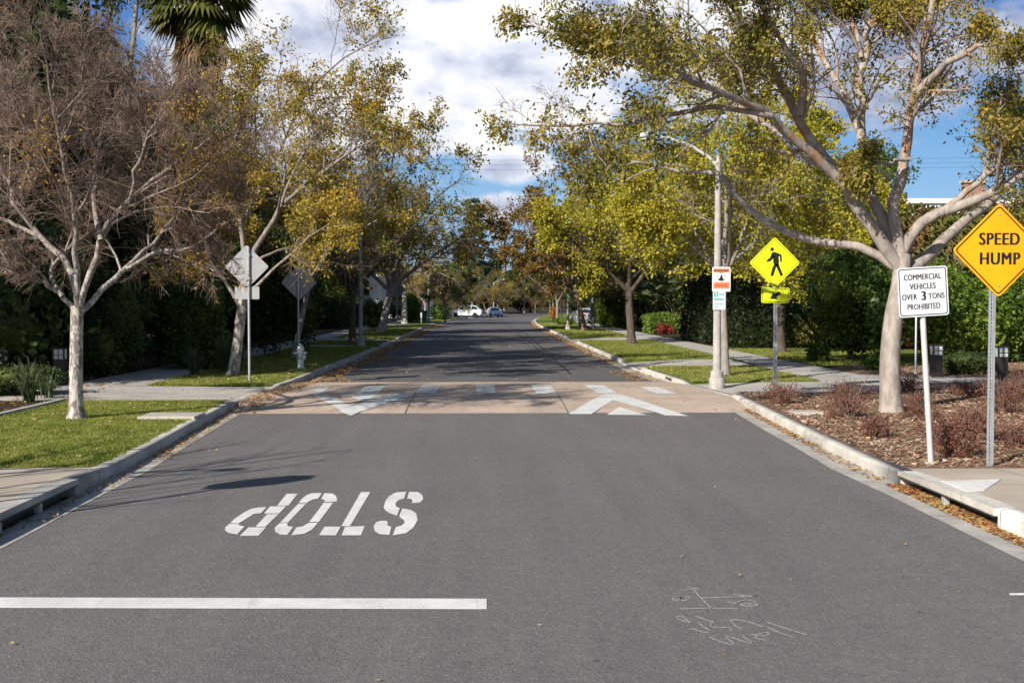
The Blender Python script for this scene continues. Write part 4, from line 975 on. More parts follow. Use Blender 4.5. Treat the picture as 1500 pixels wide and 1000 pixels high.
# red shrubs in the mulch
RS = [(1245, 612, 62, 40, 'largest of the dark red twiggy shrubs left of the big tree'), (1281, 640, 42, 34, 'small round dark red shrub nearest the kerb by the big tree'), (1150, 592, 56, 34, 'twiggy red shrub at the foot of the crossing sign'),
      (1243, 586, 72, 32, 'bright red-orange low shrub in front of the pavement left of the big tree'), (1390, 668, 84, 70, 'big tangled dark red shrub behind the white sign post'), (1350, 612, 48, 42, 'red shrub at the right of the big trunk'),
      (1330, 575, 44, 30, 'orange-red small shrub touching the big trunk'), (1470, 605, 70, 60, 'dense red shrub behind the speed sign post'), (1420, 635, 60, 42, 'loose red shrub between the two near sign posts'),
      (1492, 655, 60, 44, 'red shrub at the right picture edge near the concrete pad'), (1405, 580, 60, 26, 'low reddish shrub in front of the right lantern bollard'), (1500, 590, 70, 56, 'tall red shrub beyond the speed sign at the edge')]
for i, (px, py, wp, hp, lab) in enumerate(RS):
    shrub('red_shrub', lab, 'shrub', px, py, wp, hp, L_REDSH, int(700+wp*hp*.32), .034, 110+i, core=0, group='red shrubs in the bark mulch', twigs=TWIG_RED)
# strap-leaved plants
def strappy(label, px, py, wpx, hpx, n, seed, mat=L_STRAP):
    p = G(px, py, CV); s_ = p.y/F; W, H = wpx*s_/2, hpx*s_; rng = rng_(seed)
    a = rng.random(n)*6.28; out = .3+.9*rng.random(n); k = 6; f = np.linspace(0, 1, k)
    d = np.stack([np.cos(a), np.sin(a)], 1); hh = H*(.5+.6*rng.random(n))*(1.15-.5*out)
    P = np.zeros((n, k, 3)); P[:, :, :2] = d[:, None]*(out*W)[:, None, None]*(f**1.3)[None, :, None]+rng.normal(size=(n, 1, 2))*.05
    P[:, :, 2] = hh[:, None]*(np.sin(f*2.1)/np.sin(1.57))[None]
    wv = np.stack([-d[:, 1], d[:, 0], 0*a], 1)[:, None]*(.011*(1-f**2)+.001)[None, :, None]
    V = np.stack([P-wv, P+wv], 2); idx = np.arange(n*k*2).reshape(n, k, 2)
    Fq = np.stack([idx[:, :-1, 0], idx[:, :-1, 1], idx[:, 1:, 1], idx[:, 1:, 0]], -1).reshape(-1, 4)
    o = link('strappy_plant', mesh_np('strappy_plant', V.reshape(-1, 3), Fq, mat)); o.location = (p.x, p.y, CV-.02); tag(o, label, 'plant')
strappy('pale strappy-leaved plant below the left bollards', 42, 588, 110, 70, 90, 131)
strappy('smaller strappy plant by the near left path edge', 72, 582, 56, 44, 50, 132)
strappy('grassy tuft of long leaves in the left shade', 330, 545, 70, 62, 200, 133)
strappy('dark grassy tuft beside the left pavement', 285, 550, 60, 45, 150, 134)
# bird of paradise clumps
def paddles(label, px, Y, n, H, seed):
    p = at(px, HZ, Y); rng = rng_(seed); rt = thing('paddle_leaf_plant', label, 'plant', (p.x, p.y, CV))
    parts = []; st = MB()
    for i in range(n):
        a = rng.random()*6.28; lean = .2+.75*rng.random(); h = H*(.45+.45*rng.random())
        bx, by = rng.normal()*.35, rng.normal()*.35; dx, dyy = math.cos(a), math.sin(a)
        top = np.array([bx+dx*lean*h*.45, by+dyy*lean*h*.45, h*.7])
        st.tube([(bx, by, 0), (bx*.8+top[0]*.2, by*.8+top[1]*.2, h*.38), tuple(top)], [.06, .04, .018], 6)
        L = H*.40; W = H*.055; sv = unit(np.array([-dyy+rng.normal()*.4, dx+rng.normal()*.4, rng.normal()*.4]))
        nseg = 9; f = np.linspace(0, 1, nseg+1); ang0 = .35+lean*.6
        # each blade arches over and is torn into strips along its ribs
        pts = [top]; 
        for j_ in range(nseg):
            th = ang0+1.5*f[j_]**1.4; pts.append(pts[-1]+np.array([dx*math.sin(th), dyy*math.sin(th), math.cos(th)])*L/nseg)
        pts = np.array(pts)
        for j_ in range(nseg):
            w0 = W*math.sin(math.pi*(.08+.9*f[j_]))**.6; w1 = W*math.sin(math.pi*(.08+.9*f[j_+1]))**.6
            g_ = .12 if rng.random() < .5 else 0.
            for sg in (-1, 1):
                dr = np.array([dx*.02, dyy*.02, -.10-.22*rng.random()])*w0*1.6
                A_ = pts[j_]; B_ = pts[j_+1]; C_ = B_+sv*sg*w1-(B_-A_)*g_+dr; D_ = A_+sv*sg*w0+(B_-A_)*g_*.5+dr
                parts.append((np.array([A_, B_, C_, D_]), np.array([[0, 1, 2, 3]])))
    link('leaves', mesh_np('leaves', *cat(parts), L_STRELITZIA), rt); st.build('stalks', STALK, rt, True)
paddles('tall clump of torn paddle leaves behind the low hedge', 960, 80, 46, 5.2, 141)
paddles('second paddle-leaf clump against the tall dark hedge', 1003, 77, 40, 5.4, 142)
paddles('leaning paddle-leaf clump near the far right driveway', 930, 86, 30, 4.6, 143)

# ---- fan palms, conifer, tall thin trees
def palm(label, x, y, h, s, seed, skirt=True):
    rng = rng_(seed); rt = thing('fan_palm', label, 'palm tree', (x, y, 0))
    def fan(orig, d, L, W):
        k = 14; up_ = np.array([0, 0, 1.]); sv = unit(np.cross(d, up_)+1e-3); tip0 = orig+d*L*.45; V = []; Fq = []
        for i in range(k):
            a = (i/(k-1)-.5)*2.6; dd = unit(d*math.cos(a)+sv*math.sin(a)-up_*(.18+.12*abs(a))); q = unit(np.cross(dd, up_))*W
            e = tip0+dd*L*.55; mid = tip0+dd*L*.3+up_*.03; e = e-up_*L*.10
            b_ = len(V); V += [tip0-q*.3, tip0+q*.3, mid+q, e, mid-q]; Fq.append((b_, b_+1, b_+2, b_+4)); Fq.append((b_+4, b_+2, b_+3, b_+3))
        q = sv*.03; b_ = len(V); V += [orig-q, orig+q, tip0+q, tip0-q]; Fq.append((b_, b_+1, b_+2, b_+3))
        return np.array(V), np.array(Fq)
    parts = []; dead = []
    for i in range(62):
        a = i*2.4; el = R(75-(i/62)*125)+rng.normal()*.28
        parts.append(fan(np.array([0, 0, h+rng.normal()*.35]), np.array([math.cos(a)*math.cos(el), math.sin(a)*math.cos(el), math.sin(el)]), s*(1.5+.3*rng.random()), .06*s))
    for i in range(230 if skirt else 40):
        a = i*2.4; z = h-.3-rng.random()*(h*.42 if skirt else .8); el = R(-62-18*rng.random())
        dead.append(fan(np.array([math.cos(a)*.25, math.sin(a)*.25, z]), np.array([math.cos(a)*math.cos(el), math.sin(a)*math.cos(el), math.sin(el)]), s*(1.0+.4*rng.random()), .05*s))
    def fix(p):
        V, Fq = cat(p); return mesh_np('f', V, [Fq[Fq[:, 2] != Fq[:, 3]], Fq[Fq[:, 2] == Fq[:, 3]][:, :3]], L_PALM)
    link('crown', fix(parts), rt); me = fix(dead); me.materials.clear(); me.materials.append(L_PALMDEAD); link('dead_skirt', me, rt)
    MB().tube([(0, 0, -.1), (.1, 0, h*.5), (0, 0, h)], [.38*s, .32*s, .26*s], 12).build('trunk', BARK_BROWN, rt, True)
p = at(296, HZ, 62); palm('tall fan palm with a thick brown skirt of dead fronds at the upper left', p.x, 62, 19.3, 2.2, 151)
p = at(739, HZ, 290); palm('distant fan palm above the far trees at the bend', p.x, 290, 21.5, 1.5, 152, False)
def conifer(label, x, y, h, seed):
    rng = rng_(seed); rt = thing('conifer', label, 'conifer', (x, y, 0)); parts = []; br_ = MB()
    for tier in range(13):
        z0 = h*(.26+.72*(tier/12)**.95)
        for q in range(6):
            a = q*1.047+tier*.5+rng.normal()*.2; L = (h*.27*(1-z0/h*.96)**.75+.25)*(.65+.55*rng.random()); z = z0+rng.normal()*.12
            f = np.linspace(0, 1, 6); P = np.stack([np.cos(a)*L*f, np.sin(a)*L*f, z+L*(.20*f-.34*f*f)], 1)
            br_.tube([tuple(p_) for p_ in P], list(np.linspace(.09, .02, 6)), 4)
            m_ = int(46*L+14); ff = rng.random(m_)**.7; wd_ = .16+.20*L*ff*(1-ff)*2
            pos = np.stack([np.interp(ff, f, P[:, j_]) for j_ in range(3)], 1)+rng.normal(size=(m_, 3))*np.stack([wd_, wd_, .07+0*wd_], 1)
            parts.append(leafquads(pos, np.tile([math.cos(a), math.sin(a), -.25], (m_, 1)), .5, rng, .4, .3))
    link('crown', mesh_np('crown', *cat(parts), L_CONIF), rt); br_.tube([(0, 0, 0), (0, 0, h*.6), (.1, 0, h*.99)], [.45, .28, .05], 10).build('trunk', BARK_DARK, rt, True)
p = at(694, HZ, 200); conifer('tall dark conifer with drooping tiers beyond the end of the left row', p.x, 200, 20.6, 161)
def tall_tree(label, px, Y, h, seed, leans, r0=.2):
    p = at(px, HZ, Y); rt = thing('tall_tree', label, 'tree', (p.x, p.y, 0)); rng = rng_(seed)
    limbs = []
    for l in leans: limbs.append(([Vector((0, 0, 0)), Vector((l*.25, .2, h*.3)), Vector((l*.7, -.2, h*.62)), Vector((l, .3, h))], r0*.9, r0*.35))
    make_tree(rt, ([Vector((0, 0, -.1)), Vector((0, 0, h*.12)), Vector((0, .05, h*.2))], r0*1.3, r0), limbs,
      [dict(n=9, lf=.22, ang=45, k=7, rf=.4, t0=.55, up=.3, wob=.14, minr=.02), dict(n=8, lf=.5, ang=45, k=5, rf=.5, t0=.2, wob=.18, minr=.01), dict(n=4, lf=.5, ang=45, k=3, rf=.5, wob=.2, minr=.006)],
      dict(on=[(2, 7)], size=.2, asp=.35, droop=.6, spread=.1, keep=clump(1.2, .3, seed)), BARK_GREY, BARK_GREY, L_DKOLIVE, seed)
tall_tree('tall tree with two slender pale trunks above the bare near tree', 145, 48, 17, 171, (-.4, .7, 1.9))
tall_tree('tall dark sparse tree at the upper left corner', 40, 52, 16, 172, (-1.5, .8, 2.))

# ------------------------------------------------------------------ grass, leaf litter and chips (uncountable)
def inside(name_f, n, rng, y0, y1, xf): 
    y = y0+(y1-y0)*rng.random(n); u = rng.random(n); x0, x1 = zip(*[xf(v) for v in y]); x0 = np.array(x0); x1 = np.array(x1); return x0+(x1-x0)*u, y
def blades(label_obj, specs, seed):
    rng = rng_(seed); parts = []
    for (y0, y1, xf, n, h, wd) in specs:
        x, y = inside('', n, rng, y0, y1, xf); a = rng.random(n)*6.28; hh = h*(.5+.9*rng.random(n)); ln = rng.normal(size=(n, 2))*.6
        d = np.stack([np.cos(a), np.sin(a), 0*a], 1)*wd; base = np.stack([x, y, np.full(n, CV-.004)], 1)
        tip = base+np.stack([ln[:, 0]*hh, ln[:, 1]*hh, hh], 1)
        V = np.stack([base-d, base+d, tip], 1); parts.append((V.reshape(-1, 3), np.arange(n*3).reshape(n, 3)))
    o = link('grass', mesh_np('grass', *cat(parts), GRASS)); o['kind'] = 'stuff'
kl2 = lambda y: (klx(y)-.135+.035*math.sin(y*7.3)*math.sin(y*2.9), -8.28)
blades('', [(13.35, 22.4, kl2, 110000, .030, .0055), (26.5, 34, lambda y: (klx(y)-.18, -7.95), 42000, .05, .009), (34, 49.2, lambda y: (klx(y)-.18, -8.2), 36000, .055, .014), (51.7, 57, lambda y: (klx(y)-.18, -8.3), 8000, .06, .018), (61.6, 92, lambda y: (klx(y)-.18, -8.3), 22000, .06, .025)], 181)
blades('', [(27.45, 33.9, lambda y: (krx(y)+.18, 8.3), 42000, .05, .009), (38.4, 57.1, lambda y: (krx(y)+.18, 8.5), 42000, .055, .014), (62.6, 100, lambda y: (krx(y)+.18, 8.5), 20000, .06, .025), (34.3, 49.5, lambda y: (10.2, 15.), 22000, .06, .016)], 182)
def litter(name, specs, mat, seed, lift=.006):
    rng = rng_(seed); parts = []
    for (y0, y1, xf, z, n, size) in specs:
        x, y = inside('', n, rng, y0, y1, xf); zz = np.array([z(v) if callable(z) else z for v in y])
        pos = np.stack([x, y, zz+lift+rng.random(n)*.012], 1)
        a = rng.random(n)*6.28; ax = np.stack([np.cos(a), np.sin(a), rng.normal(size=n)*.18], 1); sd_ = np.stack([-np.sin(a), np.cos(a), rng.normal(size=n)*.35], 1)
        s_ = (size*(.5+rng.random(n)))[:, None]; cu_ = np.array([0, 0, .10])*s_
        V = np.stack([pos-ax*s_*.5+cu_, pos+sd_*s_*.26, pos+ax*s_*.5+cu_*1.5, pos-sd_*s_*.26], 1); parts.append((V.reshape(-1, 3), np.arange(n*4).reshape(n, 4)))
    o = link(name, mesh_np(name, *cat(parts), mat)); o['kind'] = 'stuff'
litter('fallen_leaves', [(8, 21, lambda y: (klx(y)+.01, klx(y)+.20+.08*math.sin(y*3)), .006, 600, .045), (15, 21.2, lambda y: (klx(y)+.02, klx(y)+.30), .006, 260, .05), (21.3, 29.5, lambda y: (klx(y), klx(y)+.6), hz, 700, .07),
   (29.6, 60, lambda y: (klx(y), klx(y)+.7+.9*max(0, math.sin(y*.5))), .006, 3500, .08), (60, 110, lambda y: (klx(y), klx(y)+.8), .006, 2200, .1)], LITTER, 191)
litter('fallen_leaves', [(9.0, 12.7, lambda y: (krx(y)-.16, krx(y)+.10), .004, 1500, .055), (8, 10.4, lambda y: (krx(y)-.10, krx(y)), .006, 250, .05), (13, 16, lambda y: (krx(y)-.2, krx(y)), .006, 160, .05), (16, 24, lambda y: (krx(y)-.16, krx(y)), .006, 500, .06),
   (29.7, 34, lambda y: (krx(y)-.9, krx(y)), .006, 450, .06), (38, 60, lambda y: (krx(y)-.55, krx(y)), .006, 1100, .08), (60, 110, lambda y: (krx(y)-.6, krx(y)), .006, 1600, .1)], LITTER, 192)
litter('fallen_leaves', [(6, 21, lambda y: (klx(y)+.5, krx(y)-.5), .001, 100, .030), (21.3, 29, lambda y: (klx(y)+.5, krx(y)-.5), hz, 160, .05), (30, 70, lambda y: (klx(y)+.5, krx(y)-.5), .001, 500, .06),
   (13.4, 22.3, kl2, CV+.022, 420, .042), (22.4, 26.5, lambda y: (klx(y), -12), CV, 200, .05), (26.5, 40, lambda y: (klx(y)-.2, -8), CV+.03, 500, .07), (27.5, 33.8, lambda y: (krx(y)+.2, 8.3), CV+.03, 500, .06), (12.9, 24, lambda y: (krx(y)+.2, 12), CV+.02, 500, .06)], LITTER_Y, 193)
litter('fallen_leaves', [(26.5, 60, lambda y: (-14, -10), CV, 2500, .08), (18, 30, lambda y: (-14, -8.5), CV, 1500, .07)], LITTER, 194)
litter('wood_chips', [(12.95, 24.1, lambda y: (krx(y)+.18, 15.5), CV+.004, 34000, .06), (24.1, 26.85, lambda y: (10, 16), CV, 4000, .06), (28.8, 35, lambda y: (11, 24), CV, 9000, .07)], CHIPS, 195)

# ------------------------------------------------------------------ signs
DG = None
def text_mesh(s_, size, cx, cz, y, sx=1., bold=0., spacing=1.):
    cu_ = bpy.data.curves.new('t', 'FONT'); cu_.body = s_; cu_.size = size; cu_.align_x = 'CENTER'; cu_.align_y = 'CENTER'; cu_.offset = bold; cu_.space_character = spacing; cu_.resolution_u = 5
    ob = bpy.data.objects.new('t', cu_); COL.objects.link(ob); dg = bpy.context.evaluated_depsgraph_get(); dg.update()
    me = bpy.data.meshes.new_from_object(ob.evaluated_get(dg)); V = [(v.co.x*sx+cx, y, v.co.y+cz) for v in me.vertices]; Fc = [list(p.vertices) for p in me.polygons]
    bpy.data.objects.remove(ob); bpy.data.curves.remove(cu_); bpy.data.meshes.remove(me); return V, Fc
def letters(name, items, mat, parent, y):
    obs = []
    for it in items:
        mb = MB()
        sx, bo, spc = (list(it[4:])+[1., 0., 1.][len(it)-4:])[:3]
        for k_, dx in enumerate((0, -bo, bo) if bo else (0,)): mb.add(*text_mesh(it[0], it[1], it[2]+dx, it[3], y-.0002*k_, sx, 0., spc))
        me = bpy.data.meshes.new(name); me.from_pydata(mb.V, [], mb.Fc); me.materials.append(mat); obs.append(link(name, me, parent))
    return obs
def rail_post(parent, h, mat=GALV, perforated=True):
    q = MB(); w_, d_ = .042, .03
    q.prism([(-w_, 0), (-w_, h), (-w_*.45, h), (-w_*.45, 0)], -.0, .006); q.prism([(w_*.45, 0), (w_*.45, h), (w_, h), (w_, 0)], 0, .006)
    q.prism([(-w_*.45, 0), (-w_*.45, h), (-w_*.32, h), (-w_*.32, 0)], .0, d_); q.prism([(w_*.32, 0), (w_*.32, h), (w_*.45, h), (w_*.45, 0)], 0, d_)
    q.prism([(-w_*.32, 0), (-w_*.32, h), (w_*.32, h), (w_*.32, 0)], d_-.006, d_)
    q.build('post', mat, parent)
    if perforated:
        q = MB(); z = .08
        while z < h-.05:
            q.prism([(-.006, z), (.006, z), (.006, z+.016), (-.006, z+.016)], d_-.009, d_-.0065); z += .045
        q.build('post_holes', BLACK, parent)
def bolts(parent, pts, y):
    q = MB()
    for x, z in pts: q.lathe([(.012, -.006), (.012, 0), (.006, .002)], 10, (x, y, z), 'Y')
    q.build('bolts', GALV, parent)
def panel(name, poly, mat, parent, y=-.004, th=.004):
    q = MB(); q.prism(poly, y, y+th); return q.build(name, mat, parent)
# SPEED HUMP
p = G(1450, 684, CV); zc = lambda py, Yy: CH+(HZ-py)/F*Yy
r = thing('speed_hump_sign', 'amber diamond sign reading SPEED HUMP on a perforated steel post', 'road sign', p, 0)
rail_post(r, zc(300, p.y)-CV-.12)
s_ = thing('t', None, None); bpy.data.objects.remove(s_)
z0 = zc(366, p.y)-CV; side = .79; off = (1458-1450)/F*p.y
def diamond(side, rad, cx, cz, n=6): return [(x+cx, z+cz) for x, z in rot2(rrect(side, side, rad, n), 45)]
panel('sign_panel', diamond(side, .05, off, z0), Y_ORANGE, r, -.012, .006)
q = MB(); ring_faces(q, diamond(side-.045, .040, off, z0), diamond(side-.075, .030, off, z0), -.0135); q.build('border', BLACK, r)
letters('lettering', [('SPEED', .205, off+.005, z0+.125, .80, .008, 1.12), ('HUMP', .205, off+.01, z0-.105, .80, .008, 1.14)], BLACK, r, -.0135)
bolts(r, [(off, z0+.42), (off, z0-.42)], -.015)
# COMMERCIAL VEHICLES
p = G(1366, 680, CV); r = thing('truck_limit_sign', 'tilted white sign prohibiting heavy commercial vehicles on a leaning white post', 'road sign', p, 0)
top = at(1352, 428, p.y); lean = math.atan2(top.x-p.x, top.z-p.z); r.rotation_euler = (0, lean, 0)
q = MB(); q.lathe([(.034, -.1), (.034, 2.15)], 14, (0, .05, 0)); q.build('post', WHITEPOST, r, True)
q = MB(); q.lathe([(.09, -.02), (.085, .02), (.05, .03)], 16, (0, .05, 0)); q.build('base_collar', CONC, r, True)
cen = at(1354, 427, p.y); z0 = (cen-p).length; s2 = .605
bd = thing('sign_panel', None, None); bpy.data.objects.remove(bd)
pan = panel('sign_panel', rrect(s2, s2*.98, .035), SIGNWHITE, r, -.004, .004)
tl = R(-7.5)-lean
def onp(o, x=0, z=0): o.location = (x, 0, z); o.rotation_euler = (0, -R(3.6)-lean, 0)
parts_ = [pan]
q = MB(); ring_faces(q, rrect(s2-.03, s2*.98-.03, .03), rrect(s2-.052, s2*.98-.052, .022), -.0052); parts_.append(q.build('border', BLACK, r))
parts_ += (letters('lettering', [('COMMERCIAL', .098, 0, .175, .70, .0026, 1.06), ('VEHICLES', .098, 0, .062, .72, .0026, 1.06), ('OVER', .098, -.168, -.060, .70, .0026, 1.06), ('3', .155, .005, -.055, .82, .007), ('TONS', .098, .160, -.060, .72, .0026, 1.06), ('PROHIBITED', .098, 0, -.180, .70, .0026, 1.06)], BLACK, r, -.0052))
q = MB(); [q.lathe([(.009, -.003), (.009, 0)], 8, (0, -.006, z), 'Y') for z in (.27, -.27)]; parts_.append(q.build('bolts', GALV, r))
for o in parts_: onp(o, 0.0, z0)
# pedestrian crossing
p = G(1135, 578, CV); r = thing('crossing_sign', 'fluorescent yellow pedestrian crossing sign with an arrow plate below', 'road sign', p)
rail_post(r, zc(352, p.y)-CV-.1, perforated=False)
z0 = zc(384.5, p.y)-CV; ox = (1133-1135)/F*p.y; side = .765
panel('sign_panel', diamond(side, .05, ox, z0), Y_FLUO, r, -.012, .006)
q = MB(); ring_faces(q, diamond(side-.05, .040, ox, z0), diamond(side-.07, .032, ox, z0), -.0135); q.build('border', BLACK, r)
pz = 1.04/640     # the enlarged sign is 640 units across
def pt_(x, y): return (ox+(x-395)*pz, z0-(y-408)*pz)
q = MB()
def fl(poly): q.add([(x, -.0135, z) for x, z in (pt_(*a) for a in poly)], [tuple(range(len(poly)))])
fl([(395+0+0, 0)][:0] or [(360+24*math.cos(a*.3142), 236+24*math.sin(a*.3142)) for a in range(20)])
fl([(348,300),(358,280),(385,268),(442,287),(482,306),(478,324),(446,324),(450,395),(446,442),(390,442),(374,400),(376,345),(356,330)])
fl([(460,312),(482,308),(490,396),(466,398)]); fl([(350,300),(386,330),(376,354),(340,390),(294,400),(288,382),(334,340)])
fl([(390,425),(436,432),(412,470),(378,580),(338,582),(366,470)]); fl([(396,428),(446,425),(506,570),(474,585),(418,462)])
q.build('walking_figure', BLACK, r)
pz2 = pz; zz = zc(432.5, p.y)-CV; o2 = (1134.5-1135)/F*p.y
panel('arrow_plate', rrect(.60, .32, .04, cx=o2, cz=zz), Y_FLUO, r, -.012, .006)
q = MB(); ring_faces(q, rrect(.565, .285, .03, cx=o2, cz=zz), rrect(.545, .265, .025, cx=o2, cz=zz), -.0135); q.build('plate_border', BLACK, r)
q = MB(); ar = ([(330,888),(378,795),(440,892)], [(393,826),(455,790),(475,822),(411,864)])
for a_ in ar: q.add([(o2+(x-404)*pz2, -.0135, zz-(y-842)*pz2) for x, y in a_], [tuple(range(len(a_)))])
q.build('arrow', BLACK, r)
bolts(r, [(ox, z0+.40), (ox, z0-.42), (o2, zz+.12), (o2, zz-.12)], -.015)
# sign backs
def sign_back(label, px, py, cy_, side, dx=0, plate=None, rz=0., post_up=True, group=None):
    p = G(px, py, CV); r = thing('sign_back', label, 'road sign', p, rz, group)
    z0 = zc(cy_, p.y)-CV; o = dx/F*p.y
    q = MB(); q.lathe([(.032, -.1), (.032, z0+side*.62)], 12); q.build('post', GALV, r, True)
    panel('sign_panel', diamond(side, .05, o, z0), SIGNBACK, r, .036, .005)
    q = MB(); q.box(-.035, .035, -.036, .036, z0-.30, z0-.27).box(-.035, .035, -.036, .036, z0+.27, z0+.30); q.build('brackets', GALV, r)
    if plate:
        pz_, pw, ph = plate; zz = zc(pz_, p.y)-CV; panel('lower_plate', rrect(pw, ph, .03, cx=o, cz=zz), SIGNBACK, r, .036, .005)
    return r
sign_back('bare metal back of a diamond sign with a small plate, on the near left lawn', 365.5, 559, 391, .765, -3, (429, .60, .31))
sign_back('bare metal back of a diamond sign standing behind the fire hydrant', 437.5, 531, 414, .82, 1)
sign_back('small far diamond sign back beside the white-trunked trees', 581.5, 485, 424, .95, 0, (443, .7, .36), R(-25))
# stop sign just outside the left edge, its shadow crosses the road
r = thing('stop_sign', 'red octagonal stop sign at the near left corner facing up the street', 'road sign', (-5.35, 9.95, CV))
q = MB(); q.lathe([(.03, -.1), (.03, 2.5)], 12); q.build('post', GALV, r, True)
panel('sign_panel', rot2([(.405*math.cos(R(22.5+45*i)), .405*math.sin(R(22.5+45*i))) for i in range(8)], 0) and [(.405*math.cos(R(22.5+45*i)), 2.25+.405*math.sin(R(22.5+45*i))) for i in range(8)], RED, r, .035, .005)
# thin grey post behind the truck sign
p = G(1341, 548, CV); r = thing('metal_post', 'thin grey metal post between the big tree and the white sign post', 'post', p)
q = MB(); q.lathe([(.03, -.1), (.03, 2.4), (.02, 2.42)], 12); q.build('pole', GALV, r, True)
q = MB(); q.lathe([(.06, 0), (.06, .06), (.035, .08)], 12); q.build('base_collar', GALV, r, True)

# ------------------------------------------------------------------ street lamps
def lamp(label, px, py, reach, tag_signs=None, h=5.15, group='concrete street lamps'):
    p = G(px, py, CV) if py else px
    r = thing('street_lamp', label, 'street lamp', p, 0, group)
    q = MB(); q.lathe([(.185, -.1), (.185, .16), (.17, .19), (.155, .20), (.145, .34), (.10, .37)], 18); q.build('base', POLEC, r, True)
    q = MB(); q.lathe([(.098, .36), (.082, h*.6), (.068, h), (.068, h+.06), (.04, h+.12), (.035, h+.2), (.0, h+.22)], 16); q.build('pole', POLEC, r, True)
    q = MB(); pts = [(0, 0, h-.05), (reach*.12, 0, h+.18), (reach*.35, 0, h+.45), (reach*.62, 0, h+.62), (reach*.82, 0, h+.66)]
    q.tube(pts, [.045, .042, .038, .034, .03], 10); q.build('arm', LAMPMETAL, r, True)
    q = MB(); a = 1 if reach > 0 else -1; x0, x1 = reach*.80, reach
    q.tube([(x0, 0, h+.665), (x0+a*.1, 0, h+.68), ((x0+x1)/2, 0, h+.685), (x1, 0, h+.66)], [.035, .07, .085, .02], 12); hd = q.build('lamp_head', LAMPMETAL, r, True)
    q = MB(); q.lathe([(.0, -.06), (.06, -.045), (.07, 0)], 12, ((x0+x1)/2, 0, h+.62)); q.build('lens', LENS, hd, True)
    q = MB(); q.lathe([(.03, 0), (.03, .05), (.0, .07)], 10, ((x0+x1)/2, 0, h+.76)); q.build('photocell', LAMPMETAL, hd, True)
    return r
lamp_r = lamp('concrete street lamp with warning and parking signs, behind the right kerb ramp', 1050, 565, -1.9)
lamp('concrete street lamp arching over the left kerb beside the dark trunk', 528.5, 506.5, 1.9)
lamp('concrete street lamp next to the green cabinet', 628, 471, 1.9)
lamp('concrete street lamp with a small green sign on the far right lawn', 832, 483, -1.9)
lamp('far concrete street lamp with a green sign by the orange shrub', 810, 468, -1.9)
lamp('farthest pale lamp pole behind the silver sedan', at(723, HZ, 185)*1.0-Vector((0, 0, CH-.1)), None, 1.9)
lamp('unseen concrete street lamp added at the near left corner to cast a shadow on the road', Vector((-11.7, 6.3, CV)), None, 1.9)  # out of view, added so its arm throws a curved shadow
# signs hung on the right lamp pole
p = lamp_r.location
def zpole(py): return CH+(HZ-py)/F*p.y
r = thing('warning_sign', 'white and orange neighbourhood warning sign fixed to the concrete lamp pole', 'sign', (at(1055, HZ, p.y).x, p.y-.115, 0))
zc_ = zpole(409); W_, H_ = 27/F*p.y, 36/F*p.y
panel('sign_panel', rrect(W_, H_, .03, cz=zc_), SIGNWHITE, r, 0, .004)
q = MB(); q.box(-W_*.43, W_*.43, -.0015, 0, zc_+H_*.27, zc_+H_*.43).box(-W_*.43, W_*.43, -.0015, 0, zc_-H_*.38, zc_-H_*.12); q.build('orange_bands', SIGNORANGE, r)
q = MB(); f_ = lambda x, y: ((x-320)/750*60/F*p.y, -.0015, zc_-(y-362)/1000*80/F*p.y)
sil = [(258,378),(285,340),(300,325),(305,295),(325,282),(342,292),(338,325),(352,352),(375,368),(330,390)]
q.add([f_(*a) for a in sil], [tuple(range(len(sil)))]); q.build('dark_figure', BLACK, r)
q = MB(); cx, cy = 320, 320; ring_faces(q, [(f_(cx+78*math.cos(a*.2618), cy+78*math.sin(a*.2618))[0], f_(cx, cy+78*math.sin(a*.2618))[2]) for a in range(24)], [(f_(cx+73*math.cos(a*.2618), cy)[0], f_(cx, cy+73*math.sin(a*.2618))[2]) for a in range(24)], -.0012); q.build('circle', BLACK, r)
letters('lettering', [('WARNING', .075, 0, zc_+H_*.345, .95, .003, 1.1), ('NEIGHBORHOOD WATCH', .03, 0, zc_-H_*.255, .78, .002)], BLACK, r, -.0028)
q = MB(); q.box(-.13, .13, .004, .03, zc_+.14, zc_+.165).box(-.13, .13, .004, .03, zc_-.165, zc_-.14); q.build('brackets', GALV, r)
r = thing('parking_sign', 'narrow white and green two hour parking sign under the warning sign', 'sign', (at(1052, HZ, p.y).x, p.y-.112, 0))
zc_ = zpole(440); W_, H_ = 18.5/F*p.y, 27/F*p.y
panel('sign_panel', rrect(W_, H_, .02, cz=zc_), SIGNWHITE, r, 0, .004)
q = MB(); q.box(-W_*.42, -W_*.10, -.0015, 0, zc_+H_*.20, zc_+H_*.46); q.build('green_square', SIGNGREEN, r)
letters('numeral', [('2', .11, -W_*.26, zc_+H_*.33, 1., .004)], SIGNWHITE, r, -.003)
letters('lettering', [('HOUR', .062, W_*.2, zc_+H_*.33, .75, .002), ('PARKING', .078, 0, zc_+H_*.05, .75, .003), ('9AM-6PM', .055, 0, zc_-H_*.2, .9, .001)], SIGNGREEN, r, -.003)
q = MB(); q.add([(W_*a-.06, -.003, zc_-H_*.36+b_*W_) for a, b_ in ((-.12, 0), (0, .07), (0, .025), (.14, .025), (.14, -.025), (0, -.025), (0, -.07))], [tuple(range(7))]); q.build('arrow', SIGNGREEN, r)
